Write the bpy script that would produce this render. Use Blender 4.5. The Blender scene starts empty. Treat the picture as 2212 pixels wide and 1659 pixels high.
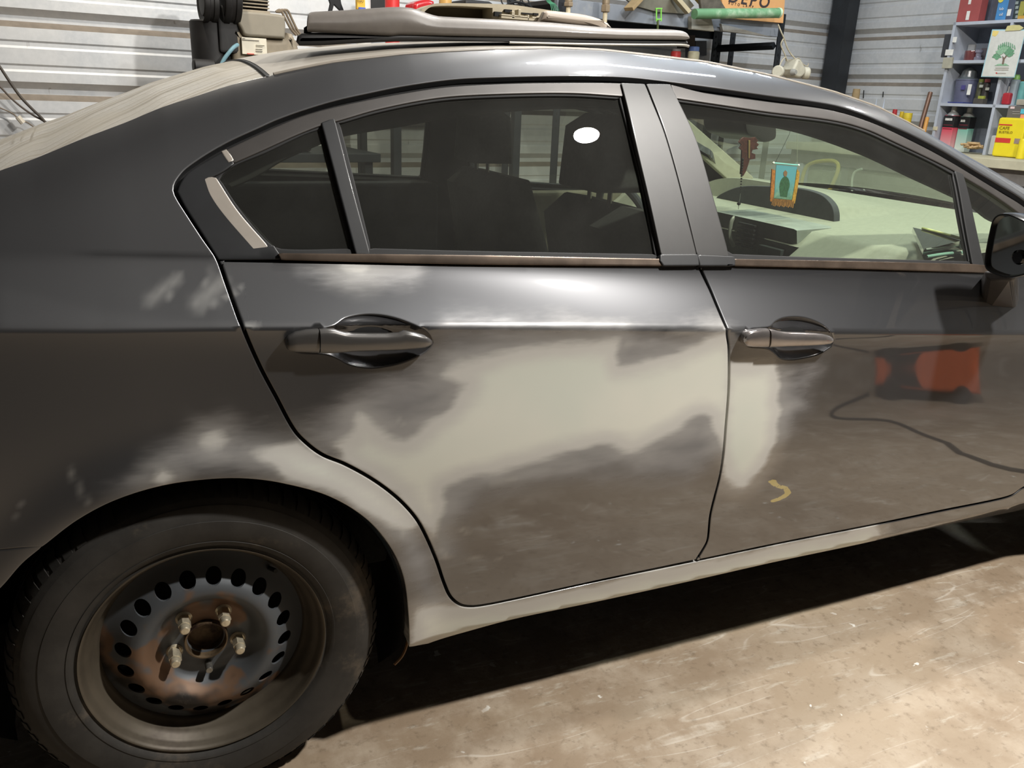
import bpy, bmesh, math, random
import numpy as np
from mathutils import Vector, Matrix
from mathutils.geometry import delaunay_2d_cdt

# ------------------------------------------------------------------ camera, world, lights, exposure
SC = bpy.context.scene
COL = SC.collection
IMG_W, IMG_H, FOCAL = 2212, 1659, 1803.7338
CAM_POS = np.array([-0.03008967, -1.30580865, 1.26158667])
CAM_ROT = np.array([[0.91811782, -0.39431845, 0.0396565],      # right
                    [-0.09428893, -0.31453253, -0.94455221],   # down
                    [0.38492762, 0.86347105, -0.32595778]])    # forward
WALL_YAW = 0.127411
WX = np.array([math.cos(WALL_YAW), math.sin(WALL_YAW), 0.0])
WN = np.array([-math.sin(WALL_YAW), math.cos(WALL_YAW), 0.0])
BACK_B, RIGHT_A, LEFT_A, FRONT_B, CEIL_Z = 3.25, 5.276, -4.2, -5.2, 3.55

cam_data = bpy.data.cameras.new('camera')
cam = bpy.data.objects.new('camera', cam_data)
COL.objects.link(cam)
cam_data.sensor_fit = 'HORIZONTAL'
cam_data.sensor_width = 36.0
cam_data.lens = 36.0 * FOCAL / IMG_W
cam_data.clip_start = 0.02
m3 = Matrix((tuple(CAM_ROT[0]), tuple(-CAM_ROT[1]), tuple(-CAM_ROT[2]))).transposed()
cam.matrix_world = Matrix.Translation(Vector(CAM_POS)) @ m3.to_4x4()
SC.camera = cam

SC.view_settings.view_transform = 'Standard'
SC.view_settings.look = 'None'
SC.view_settings.gamma = 1.0
SC.view_settings.use_curve_mapping = False
SC.view_settings.exposure = 0.0

world = bpy.data.worlds.new('world')
world.use_nodes = True
world.node_tree.nodes['Background'].inputs[0].default_value = (0.55, 0.62, 0.75, 1)
world.node_tree.nodes['Background'].inputs[1].default_value = 0.3
SC.world = world

def wpt(a, b, z):
    p = WX * a + WN * b
    return Vector((p[0], p[1], z))

def area_light(name, loc, target, size, power, color, size_y=None, shape='SQUARE'):
    ld = bpy.data.lights.new(name, 'AREA')
    ld.shape = 'RECTANGLE' if size_y else shape
    ld.size = size
    if size_y: ld.size_y = size_y
    ld.energy = power
    ld.color = color
    o = bpy.data.objects.new(name, ld)
    COL.objects.link(o)
    o.location = loc
    d = Vector(target) - Vector(loc)
    o.rotation_euler = d.to_track_quat('-Z', 'Y').to_euler()
    return o

WARM = (1.0, 0.93, 0.82)
NEUT = (1.0, 0.965, 0.91)
COOL = (0.80, 0.90, 1.0)
# the work lamp over the near side of the car (its reflection sits in the rear door glass)
area_light('work_light', (1.90, -1.02, 2.90), (1.5, -0.3, 0.5), 0.13, 118, NEUT, shape='DISK')
# bare bulbs in a line over the car and over the bench corner
for _i, (_x, _y, _p) in enumerate(((1.36, 1.42, 26), (1.55, .66, 26), (1.70, .14, 22), (3.70, .70, 24))):
    area_light('bulb_light', (_x, _y, 2.98), (_x, _y, 0), 0.09, _p, NEUT, shape='DISK')
# lamp that washes the left part of the back wall
area_light('wall_lamp_light', (0.1, 2.1, 3.1), (-0.5, 3.2, 1.5), 0.14, 30, WARM, shape='DISK')
# added cool fill lights over the bench corner and the car, no real fixtures
area_light('ceiling_tube_light', tuple(wpt(3.3, 1.4, 3.35)), tuple(wpt(3.3, 1.6, 0)), 1.2, 46, COOL, size_y=0.09)
area_light('rear_tube_light', tuple(wpt(2.2, 0.35, 3.40)), tuple(wpt(2.2, 0.35, 0)), 1.2, 20, COOL, size_y=0.09)

# ------------------------------------------------------------------ materials
MATS = {}
def srgb(r, g, b):
    f = lambda c: (c / 255.0) / 12.92 if c / 255.0 <= 0.04045 else ((c / 255.0 + 0.055) / 1.055) ** 2.4
    return (f(r), f(g), f(b), 1.0)

def nmat(name):
    m = bpy.data.materials.new(name)
    m.use_nodes = True
    nt = m.node_tree
    return m, nt, nt.nodes['Principled BSDF']

def N(nt, typ, **kw):
    n = nt.nodes.new(typ)
    for k, v in kw.items(): setattr(n, k, v)
    return n

def mixrgb(nt, fac, a, b):
    n = nt.nodes.new('ShaderNodeMix'); n.data_type = 'RGBA'
    for sock, v in ((n.inputs[0], fac), (n.inputs[6], a), (n.inputs[7], b)):
        if hasattr(v, 'links'): nt.links.new(v, sock)
        else: sock.default_value = v
    return n.outputs[2]

def mixf(nt, fac, a, b):
    n = nt.nodes.new('ShaderNodeMix'); n.data_type = 'FLOAT'
    for sock, v in ((n.inputs[0], fac), (n.inputs[2], a), (n.inputs[3], b)):
        if hasattr(v, 'links'): nt.links.new(v, sock)
        else: sock.default_value = v
    return n.outputs[0]

def mth(nt, op, a, b=None, clamp=False):
    n = nt.nodes.new('ShaderNodeMath'); n.operation = op; n.use_clamp = clamp
    for i, v in enumerate((a, b)):
        if v is None: continue
        if hasattr(v, 'links'): nt.links.new(v, n.inputs[i])
        else: n.inputs[i].default_value = v
    return n.outputs[0]

def maprange(nt, v, a, b, c=0.0, d=1.0, smooth=True):
    n = nt.nodes.new('ShaderNodeMapRange')
    n.interpolation_type = 'SMOOTHSTEP' if smooth else 'LINEAR'
    nt.links.new(v, n.inputs[0])
    for i, x in enumerate((a, b, c, d)): n.inputs[1 + i].default_value = x
    return n.outputs[0]

def noise(nt, scale=5, detail=4, rough=0.5, mapping=None, coord='Object', dist=0.0):
    tc = nt.nodes.new('ShaderNodeTexCoord')
    n = nt.nodes.new('ShaderNodeTexNoise')
    n.inputs['Scale'].default_value = scale
    n.inputs['Detail'].default_value = detail
    n.inputs['Roughness'].default_value = rough
    n.inputs['Distortion'].default_value = dist
    if mapping:
        mp = nt.nodes.new('ShaderNodeMapping')
        mp.inputs['Scale'].default_value = mapping[0]
        mp.inputs['Rotation'].default_value = mapping[1]
        nt.links.new(tc.outputs[coord], mp.inputs[0]); nt.links.new(mp.outputs[0], n.inputs['Vector'])
    else:
        nt.links.new(tc.outputs[coord], n.inputs['Vector'])
    return n.outputs['Fac']

def plain(name, col, rough=0.6, metal=0.0, var=0.12, scale=14.0, coat=0.0, bump=0.0, dirt=None, alpha=None):
    """one-colour surface with a little procedural unevenness of its own"""
    if name in MATS: return MATS[name]
    m, nt, b = nmat(name)
    c = srgb(*col)
    dark = tuple(x * (1 - var) for x in c[:3]) + (1,)
    lite = tuple(min(1, x * (1 + var)) for x in c[:3]) + (1,)
    nz = noise(nt, scale, 5, 0.6)
    colr = mixrgb(nt, maprange(nt, nz, 0.3, 0.7), dark, lite)
    if dirt:
        nz2 = noise(nt, scale * 0.35, 6, 0.7)
        colr = mixrgb(nt, maprange(nt, nz2, dirt[1], dirt[1] + 0.15), colr, srgb(*dirt[0]))
    nt.links.new(colr, b.inputs['Base Color'])
    b.inputs['Roughness'].default_value = rough
    b.inputs['Metallic'].default_value = metal
    b.inputs['Coat Weight'].default_value = coat
    b.inputs['Coat Roughness'].default_value = 0.08
    if bump:
        bp_ = nt.nodes.new('ShaderNodeBump'); bp_.inputs['Strength'].default_value = bump
        bp_.inputs['Distance'].default_value = 0.002
        nt.links.new(nz, bp_.inputs['Height']); nt.links.new(bp_.outputs[0], b.inputs['Normal'])
    MATS[name] = m
    return m

def glass_mat(name, tint, refl=0.9, haze=0.0, rough=0.0, hazecol=(0.5, 0.5, 0.46)):
    """thin tinted pane: light passes coloured, surface mirrors by angle, a film of dust scatters a little"""
    m = bpy.data.materials.new(name); m.use_nodes = True
    nt = m.node_tree; nt.nodes.clear()
    out = nt.nodes.new('ShaderNodeOutputMaterial')
    tr = nt.nodes.new('ShaderNodeBsdfTransparent'); tr.inputs[0].default_value = (*tint, 1)
    gl = nt.nodes.new('ShaderNodeBsdfGlossy'); gl.inputs['Roughness'].default_value = rough
    gl.inputs[0].default_value = (refl, refl, refl, 1)
    fr = nt.nodes.new('ShaderNodeFresnel'); ge = nt.nodes.new('ShaderNodeNewGeometry')
    nt.links.new(mixf(nt, ge.outputs['Backfacing'], 1.52, 1 / 1.52), fr.inputs[0])   # a thin pane mirrors alike from both faces
    mx = nt.nodes.new('ShaderNodeMixShader')
    f2 = mth(nt, 'MULTIPLY', fr.outputs[0], 1.35, clamp=True)
    nt.links.new(f2, mx.inputs[0]); nt.links.new(tr.outputs[0], mx.inputs[1]); nt.links.new(gl.outputs[0], mx.inputs[2])
    last = mx.outputs[0]
    if haze > 0:
        df = nt.nodes.new('ShaderNodeBsdfDiffuse'); df.inputs[0].default_value = (*hazecol, 1)
        nz = noise(nt, 6.0, 6, 0.65)
        f = maprange(nt, nz, 0.3, 0.8, haze * 0.8, haze * 1.2)
        m2 = nt.nodes.new('ShaderNodeMixShader')
        nt.links.new(f, m2.inputs[0]); nt.links.new(last, m2.inputs[1]); nt.links.new(df.outputs[0], m2.inputs[2])
        last = m2.outputs[0]
    nt.links.new(last, out.inputs[0])
    MATS[name] = m
    return m

# ------------------------------------------------------------------ scene helpers
def tag(o, label=None, cat=None, group=None, kind=None):
    if label: o['label'] = label
    if cat: o['category'] = cat
    if group: o['group'] = group
    if kind: o['kind'] = kind
    return o

def thing(name, label, cat, loc=(0, 0, 0), rz=0.0, group=None):
    o = bpy.data.objects.new(name, None)
    o.empty_display_size = 0.05
    COL.objects.link(o)
    o.location = loc; o.rotation_euler = (0, 0, rz)
    return tag(o, label, cat, group)

def link_mesh(name, verts, faces, mat, parent=None, smooth=True, sharp=40.0, rz=None, loc=None, mats=None, midx=None):
    me = bpy.data.meshes.new(name)
    me.from_pydata([tuple(float(c) for c in v) for v in verts], [], [tuple(int(i) for i in f) for f in faces])
    me.materials.append(mat)
    for mm in (mats or []): me.materials.append(mm)
    if midx is not None: me.polygons.foreach_set('material_index', midx)
    me.update()
    if smooth:
        me.polygons.foreach_set('use_smooth', [True] * len(me.polygons))
        if sharp: me.set_sharp_from_angle(angle=math.radians(sharp))
    o = bpy.data.objects.new(name, me)
    COL.objects.link(o)
    if parent is not None: o.parent = parent
    if rz is not None: o.rotation_euler = (0, 0, rz)
    if loc is not None: o.location = loc
    return o

class MB:
    """collects simple solids into ONE mesh"""
    def __init__(s): s.v = []; s.f = []
    def add(s, v, f, M=None):
        k = len(s.v)
        if M is not None: v = [tuple(M @ Vector(p)) for p in v]
        s.v += [tuple(p) for p in v]; s.f += [tuple(i + k for i in q) for q in f]
        return s
    def bm(s, bm, M=None):
        bm.verts.ensure_lookup_table()
        v = [tuple(x.co) for x in bm.verts]; f = [tuple(x.index for x in q.verts) for q in bm.faces]
        bm.free(); return s.add(v, f, M)
    def box(s, x0, y0, z0, x1, y1, z1, bev=0.0, M=None, seg=2):
        bm = bmesh.new(); bmesh.ops.create_cube(bm, size=1.0)
        for v in bm.verts:
            v.co = Vector(((x0 + x1) / 2 + v.co.x * (x1 - x0), (y0 + y1) / 2 + v.co.y * (y1 - y0), (z0 + z1) / 2 + v.co.z * (z1 - z0)))
        if bev > 0:
            bev = min(bev, abs(x1 - x0) * .49, abs(y1 - y0) * .49, abs(z1 - z0) * .49)
            bmesh.ops.bevel(bm, geom=list(bm.edges), offset=bev, segments=seg, affect='EDGES', profile=0.5)
        bm.verts.index_update(); return s.bm(bm, M)
    def prism(s, pts, a0, a1, axis='y', bev=0.0, M=None, seg=2):
        """pts: outline in the plane across `axis`; extruded from a0 to a1"""
        bm = bmesh.new()
        def P(p, a):
            if axis == 'y': return Vector((p[0], a, p[1]))
            if axis == 'z': return Vector((p[0], p[1], a))
            return Vector((a, p[0], p[1]))
        lo = [bm.verts.new(P(p, a0)) for p in pts]; hi = [bm.verts.new(P(p, a1)) for p in pts]
        n = len(pts)
        f0 = bm.faces.new(lo); f1 = bm.faces.new(hi[::-1])
        for i in range(n): bm.faces.new((lo[i], hi[i], hi[(i + 1) % n], lo[(i + 1) % n]))
        bmesh.ops.recalc_face_normals(bm, faces=list(bm.faces))
        if bev > 0:
            ed = [e for e in bm.edges if (e.verts[0] in lo and e.verts[1] in lo) or (e.verts[0] in hi and e.verts[1] in hi)]
            bmesh.ops.bevel(bm, geom=ed, offset=bev, segments=seg, affect='EDGES', profile=0.5)
        bm.verts.index_update(); return s.bm(bm, M)
    def lathe(s, prof, seg=32, M=None, cap=True):
        """prof: (radius, z) list, turned about z"""
        v = []; f = []
        for r, z in prof:
            for k in range(seg):
                a = 2 * math.pi * k / seg; v.append((r * math.cos(a), r * math.sin(a), z))
        for i in range(len(prof) - 1):
            for k in range(seg):
                k2 = (k + 1) % seg
                f.append((i * seg + k, i * seg + k2, (i + 1) * seg + k2, (i + 1) * seg + k))
        if cap:
            if prof[0][0] > 1e-5: f.append(tuple(range(seg))[::-1])
            if prof[-1][0] > 1e-5: f.append(tuple((len(prof) - 1) * seg + k for k in range(seg)))
        return s.add(v, f, M)
    def tube(s, pts, r, seg=10, M=None, cap=True, smooth=True):
        pts = [Vector(p) for p in pts]
        if smooth and len(pts) > 2:
            q = []
            for i in range(len(pts) - 1):
                p0 = pts[max(i - 1, 0)]; p1 = pts[i]; p2 = pts[i + 1]; p3 = pts[min(i + 2, len(pts) - 1)]
                for t in (0, .25, .5, .75):
                    q.append(0.5 * ((2 * p1) + (p2 - p0) * t + (2 * p0 - 5 * p1 + 4 * p2 - p3) * t * t + (3 * p1 - p0 - 3 * p2 + p3) * t ** 3))
            q.append(pts[-1]); pts = q
        n = len(pts); v = []; f = []
        rr = r if callable(r) else (lambda t: r)
        up = None
        for i, p in enumerate(pts):
            d = (pts[min(i + 1, n - 1)] - pts[max(i - 1, 0)]).normalized()
            if up is None: up = Vector((0, 0, 1)) if abs(d.z) < .9 else Vector((1, 0, 0))
            sx = d.cross(up).normalized(); up = sx.cross(d).normalized()
            ri = rr(i / max(1, n - 1))
            for k in range(seg):
                a = 2 * math.pi * k / seg; v.append(tuple(p + sx * (ri * math.cos(a)) + up * (ri * math.sin(a))))
        for i in range(n - 1):
            for k in range(seg):
                k2 = (k + 1) % seg; f.append((i * seg + k, i * seg + k2, (i + 1) * seg + k2, (i + 1) * seg + k))
        if cap: f.append(tuple(range(seg))[::-1]); f.append(tuple((n - 1) * seg + k for k in range(seg)))
        return s.add(v, f, M)
    def out(s, name, mat, parent=None, smooth=True, sharp=35.0, rz=None, loc=None):
        o = link_mesh(name, s.v, s.f, mat, parent, smooth, sharp, rz, loc)
        bm = bmesh.new(); bm.from_mesh(o.data); bmesh.ops.recalc_face_normals(bm, faces=list(bm.faces))
        bm.to_mesh(o.data); bm.free()
        if smooth:
            w = o.modifiers.new('weighted_normals', 'WEIGHTED_NORMAL'); w.keep_sharp = True; w.weight = 90
        return o

def T(x, y, z): return Matrix.Translation((x, y, z))
def Rm(a, ax): return Matrix.Rotation(math.radians(a), 4, ax)

def lettering(txt, size, M, mat, parent, name='lettering', bold=0.0, shear=0.0, extr=0.0004, align='LEFT', sx=1.0, sp=None):
    c = bpy.data.curves.new(name, 'FONT'); c.body = txt; c.size = size; c.extrude = extr; c.offset = bold; c.shear = shear
    c.align_x = align
    tmp = bpy.data.objects.new(name, c); COL.objects.link(tmp)
    if sp: c.space_character = sp
    bpy.context.view_layer.update()
    me = bpy.data.meshes.new_from_object(tmp.evaluated_get(bpy.context.evaluated_depsgraph_get()))
    bpy.data.objects.remove(tmp); me.materials.clear(); me.materials.append(mat)
    o = bpy.data.objects.new(name, me); COL.objects.link(o); o.parent = parent
    o.matrix_local = M @ Matrix.Diagonal((sx, 1, 1, 1))
    return o

def ray_dir(px, py):
    d = CAM_ROT.T @ np.array([(px - IMG_W / 2) / FOCAL, (py - IMG_H / 2) / FOCAL, 1.0])
    return d
def on_plane(px, n, c):
    d = ray_dir(*px); n = np.asarray(n, float); t = (c - n @ CAM_POS) / (n @ d)
    return CAM_POS + t * d
def back_at(px, b):
    """photo point -> (a, z) on the plane parallel to the back wall at distance b (wall frame)"""
    p = on_plane(px, WN, b); return (float(p @ WX), float(p[2]))
def side_at(px, a):
    """photo point -> (b, z) on the plane parallel to the right-hand wall at distance a (wall frame)"""
    p = on_plane(px, WX, a); return (float(p @ WN), float(p[2]))
def y_at(px, y):
    p = on_plane(px, (0, 1, 0), y); return (float(p[0]), float(p[2]))
# ------------------------------------------------------------------ the car's side surface: Y as a function of X (length) and Z (height)
ZC_T = np.array([(-.9, .945), (-.23, .926), (-.105, .917), (.056, .909), (.218, .899), (.421, .886), (.681, .866), (.993, .840), (1.307, .812), (1.915, .762), (2.6, .70), (3.4, .64)])
ZB_T = np.array([(-.9, 1.04), (.069, 1.0), (.48, .977), (.903, .958), (1.091, .95), (1.823, .903), (2.3, .87), (3.4, .78)])
def zc(X): return np.interp(X, ZC_T[:, 0], ZC_T[:, 1])
def zb(X): return np.interp(X, ZB_T[:, 0], ZB_T[:, 1])
def upper(Z): return .075 + .47 * (Z - .95) + .12 * np.maximum(Z - .95, 0) ** 2
def S0(X, Z):
    X = np.asarray(X, float); Z = np.asarray(Z, float)
    c = zc(X); b = zb(X)
    up = upper(Z)
    u = np.clip((Z - c) / (b - c), 0, 1)
    yb = upper(b)
    mid = yb * (1 - (1 - u) ** 1.38)
    d = np.maximum(c - Z, 0)
    low = .003 * (1 - np.exp(-d / .02)) - .010 * np.clip((d - .03) / .25, 0, 1) ** 2 * (3 - 2 * np.clip((d - .03) / .25, 0, 1))
    low = low + .16 * np.clip(.46 - Z, 0, 1) ** 1.7 + .9 * np.clip(.262 - Z, 0, 1) ** 1.1
    y = np.where(Z >= b, up, np.where(Z >= c, mid, low))
    y = y + .010 * (X - .9) ** 2 + .16 * np.clip(-.25 - X, 0, 9) ** 2 + .10 * np.clip(X - 2.45, 0, 9) ** 2
    for cx in (0.0, 2.67):
        r = np.hypot(X - cx, Z - .315)
        y = y - .014 * np.exp(-((r - .352) / .05) ** 2) * np.clip((.9 - Z) / .2, 0, 1) * np.clip((r - .2) * 20, 0, 1)
    return y
BUL, BULD = .045, .034
def solve(px, f, off=0.0):
    """the point where the line of sight through a photo point meets Y = f(X, Z) + off"""
    d = ray_dir(*px); t = (0.05 - CAM_POS[1]) / d[1]
    for _ in range(40):
        p = CAM_POS + t * d
        g = p[1] - float(f(p[0], p[2])) - off
        t2 = t + 1e-4; p2 = CAM_POS + t2 * d
        g2 = p2[1] - float(f(p2[0], p2[2])) - off
        dg = (g2 - g) / 1e-4
        st = -g / dg if abs(dg) > 1e-6 else 0
        st = max(-.2, min(.2, st)); t += st
        if abs(st) < 1e-7: break
    return CAM_POS + t * d
E_PX = [(0, 367), (73, 341.7), (180, 297.5), (272, 262.6), (348, 231), (411, 210.4), (506, 180), (579, 163), (633, 151), (700, 137.6), (727, 133), (875, 116), (957, 110.7), (1062, 106), (1200, 104), (1300, 108),
        (1390, 118), (1525, 134), (1661, 162), (1800, 198), (1896, 231), (1993, 281), (2089, 336), (2186, 391), (2212, 406)]
EC = np.array([[p[0], p[2]] for p in (solve(q, lambda X, Z: S0(X, Z) + BUL) for q in E_PX)])
EC = np.vstack([[(-.78, .985), (-.55, 1.015), (-.36, 1.068)], EC, [(2.15, 1.035), (2.32, .96), (2.5, .93), (3.4, .78)]])
EC = EC[np.argsort(EC[:, 0])]
def ez(X): return np.interp(X, EC[:, 0], EC[:, 1])
def S(X, Z):
    d = np.maximum(ez(X) - np.asarray(Z, float), 0)
    return S0(X, Z) + BUL * np.exp(-d / BULD)
def bp(px, off=0.0):
    if len(px) == 3: return (px[1], px[2])
    p = solve(px, S, off); return (float(p[0]), float(p[2]))
def W_(x, z): return ('w', x, z)

def densify(P, ds=.006, corner=38):
    """closed outline -> smooth between corners, evenly resampled"""
    P = np.array(P, float); n = len(P); out = []
    def isc(i):
        a = P[i] - P[i - 1]; b = P[(i + 1) % n] - P[i]
        ca = (a @ b) / (np.linalg.norm(a) * np.linalg.norm(b) + 1e-12)
        return math.degrees(math.acos(max(-1, min(1, ca)))) > corner
    cs = [isc(i) for i in range(n)]
    for i in range(n):
        p1 = P[i]; p2 = P[(i + 1) % n]
        L = np.linalg.norm(p2 - p1)
        if L < 1e-6: continue
        m1 = (p2 - p1) if cs[i] else (p2 - P[i - 1]) / (L + np.linalg.norm(p1 - P[i - 1])) * L
        j = (i + 1) % n; p3 = P[(i + 2) % n]
        m2 = (p2 - p1) if cs[j] else (p3 - p1) / (L + np.linalg.norm(p3 - p2)) * L
        k = max(1, int(round(L / ds)))
        for s in range(k):
            t = s / k
            out.append((2*t**3-3*t**2+1)*p1 + (t**3-2*t**2+t)*m1 + (-2*t**3+3*t**2)*p2 + (t**3-t**2)*m2)
    return np.array(out)
def area2(P): return .5 * np.sum(P[:, 0] * np.roll(P[:, 1], -1) - np.roll(P[:, 0], -1) * P[:, 1])
def inset(P, d):
    """move a closed outline towards its inside (d>0)"""
    if d == 0: return P
    s = 1 if area2(P) > 0 else -1
    tn = np.roll(P, -1, 0) - np.roll(P, 1, 0); tn /= np.linalg.norm(tn, axis=1)[:, None] + 1e-12
    nrm = np.stack([-tn[:, 1], tn[:, 0]], 1) * s
    return P + nrm * d
def inside(P, Q):
    """which points P lie in polygon Q"""
    x, y = P[:, 0][:, None], P[:, 1][:, None]
    x1, y1 = Q[:, 0][None], Q[:, 1][None]; x2, y2 = np.roll(Q[:, 0], -1)[None], np.roll(Q[:, 1], -1)[None]
    c = ((y1 > y) != (y2 > y)) & (x < (x2 - x1) * (y - y1) / (y2 - y1 + 1e-15) + x1)
    return (c.sum(1) % 2).astype(bool)
def pdist(P, Q, closed=True):
    """distance of points P to outline Q"""
    A = Q if closed else Q[:-1]; B = np.roll(Q, -1, 0) if closed else Q[1:]
    out = np.full(len(P), 9.0)
    for s in range(0, len(P), 4000):
        p = P[s:s + 4000][:, None]; ab = (B - A)[None]
        t = np.clip(((p - A[None]) * ab).sum(2) / ((ab ** 2).sum(2) + 1e-15), 0, 1)
        out[s:s + 4000] = np.sqrt((((A[None] + ab * t[..., None]) - p) ** 2).sum(2)).min(1)
    return out
def sdist(P, Q):
    d = pdist(P, Q); return np.where(inside(P, Q), d, -d)
def sdist_blobs(P, polys):
    s = np.full(len(P), -1.0)
    for Q in polys: s = np.maximum(s, sdist(P, Q))
    return s

def normal_at(X, Z, f):
    e = 1e-3
    dx = (f(X + e, Z) - f(X - e, Z)) / (2 * e); dz = (f(X, Z + e) - f(X, Z - e)) / (2 * e)
    n = np.stack([dx, -np.ones_like(dx), dz], 1); return n / np.linalg.norm(n, axis=1)[:, None]

def panel(name, outline, holes=(), off=0.0, gap=.0058, gs=.009, mat=None, parent=None, depth=.014, round_=.003, f=None, attrs=None, ds=.006, raw=False, holegap=None, corner=38):
    """a sheet-metal (or glass) panel: lies on the side surface, has rolled-in edges of its own"""
    f = f or S
    conv = (lambda L: np.array(L, float)) if raw else (lambda L: np.array([bp(p, off) for p in L]))
    O = inset(densify(conv(outline), ds, corner), gap)
    Hs = [inset(densify(conv(h), ds, corner), -(gap if holegap is None else holegap)) for h in holes]
    loops = [O] + Hs
    x0, x1 = O[:, 0].min(), O[:, 0].max(); z0, z1 = O[:, 1].min(), O[:, 1].max()
    xs = np.arange(x0, x1, gs); G = []
    for i, x in enumerate(xs):
        c = float(zc(x)); k0 = int((z0 - c) / gs) - 1; k1 = int((z1 - c) / gs) + 2
        zz = c + np.arange(k0, k1) * gs
        G.append(np.stack([np.full(len(zz), x), zz], 1))
    G = np.vstack(G)
    keep = inside(G, O)
    for h in Hs: keep &= ~inside(G, h)
    G = G[keep]
    dmin = np.full(len(G), 9.0)
    for L in loops: dmin = np.minimum(dmin, pdist(G, L))
    G = G[dmin > gs * .45]
    V = np.vstack(loops + [G]); edges = []; k = 0
    for L in loops:
        n = len(L); edges += [(k + i, k + (i + 1) % n) for i in range(n)]; k += n
    vo, eo, fo, ov, oe, of = delaunay_2d_cdt([Vector(p) for p in V], edges, [], 0, 1e-6, True)
    P2 = np.array([(v.x, v.y) for v in vo])
    F = np.array([q for q in fo if len(q) == 3])
    cen = P2[F].mean(1); keep = inside(cen, O)
    for h in Hs: keep &= ~inside(cen, h)
    F = F[keep]
    used = np.unique(F); remap = -np.ones(len(P2), int); remap[used] = np.arange(len(used)); P2 = P2[used]; F = remap[F]
    Y = f(P2[:, 0], P2[:, 1]) + off
    V3 = np.stack([P2[:, 0], Y, P2[:, 1]], 1)
    nr = normal_at(P2[:, 0], P2[:, 1], f)
    # triangle winding: outward is -Y
    a, b, c = V3[F[:, 0]], V3[F[:, 1]], V3[F[:, 2]]
    flip = np.cross(b - a, c - a)[:, 1] > 0
    F[flip] = F[flip][:, ::-1]
    verts = [tuple(p) for p in V3]; faces = [tuple(q) for q in F]; norms = [tuple(n) for n in nr]
    src = list(range(len(verts)))
    if depth > 0:
        cnt = {}
        for q in F:
            for i in range(3):
                e = (q[i], q[(i + 1) % 3]); cnt[tuple(sorted(e))] = cnt.get(tuple(sorted(e)), 0) + 1
        be = [(q[i], q[(i + 1) % 3]) for q in F for i in range(3) if cnt[tuple(sorted((q[i], q[(i + 1) % 3])))] == 1]
        outv = {}
        for u, v in be:
            t = V3[v] - V3[u]; nn = nr[u]; o = np.cross(t, nn); o /= np.linalg.norm(o) + 1e-12
            outv.setdefault(u, []).append(o); outv.setdefault(v, []).append(o)
        rings = [(.55, .12), (.92, .42), (1.0, 1.0)]
        idx = {}
        for u, os_ in outv.items():
            o = np.mean(os_, 0); o /= np.linalg.norm(o) + 1e-12; ids = [u]
            for a_, b_ in rings:
                ids.append(len(verts)); verts.append(tuple(V3[u] + o * round_ * a_ - nr[u] * round_ * b_))
                norms.append(tuple((nr[u] * (1 - b_ * .999) + o * b_))); src.append(u)
            ids.append(len(verts)); verts.append(tuple(V3[u] + o * round_ - nr[u] * depth)); norms.append(tuple(o)); src.append(u)
            idx[u] = ids
        for u, v in be:
            for k in range(len(rings) + 1):
                faces.append((idx[u][k], idx[u][k + 1], idx[v][k + 1], idx[v][k]))
    me = bpy.data.meshes.new(name)
    me.from_pydata(verts, [], faces); me.materials.append(mat)
    if attrs:
        A = attrs(P2)
        for an, vals in A.items():
            at = me.attributes.new(an, 'FLOAT', 'POINT'); at.data.foreach_set('value', np.asarray(vals, float)[src])
    me.update(); me.polygons.foreach_set('use_smooth', [True] * len(me.polygons))
    nl = [Vector(n).normalized() for n in norms]
    me.normals_split_custom_set_from_vertices(nl)
    o = bpy.data.objects.new(name, me); COL.objects.link(o)
    if parent is not None: o.parent = parent
    return o
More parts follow.
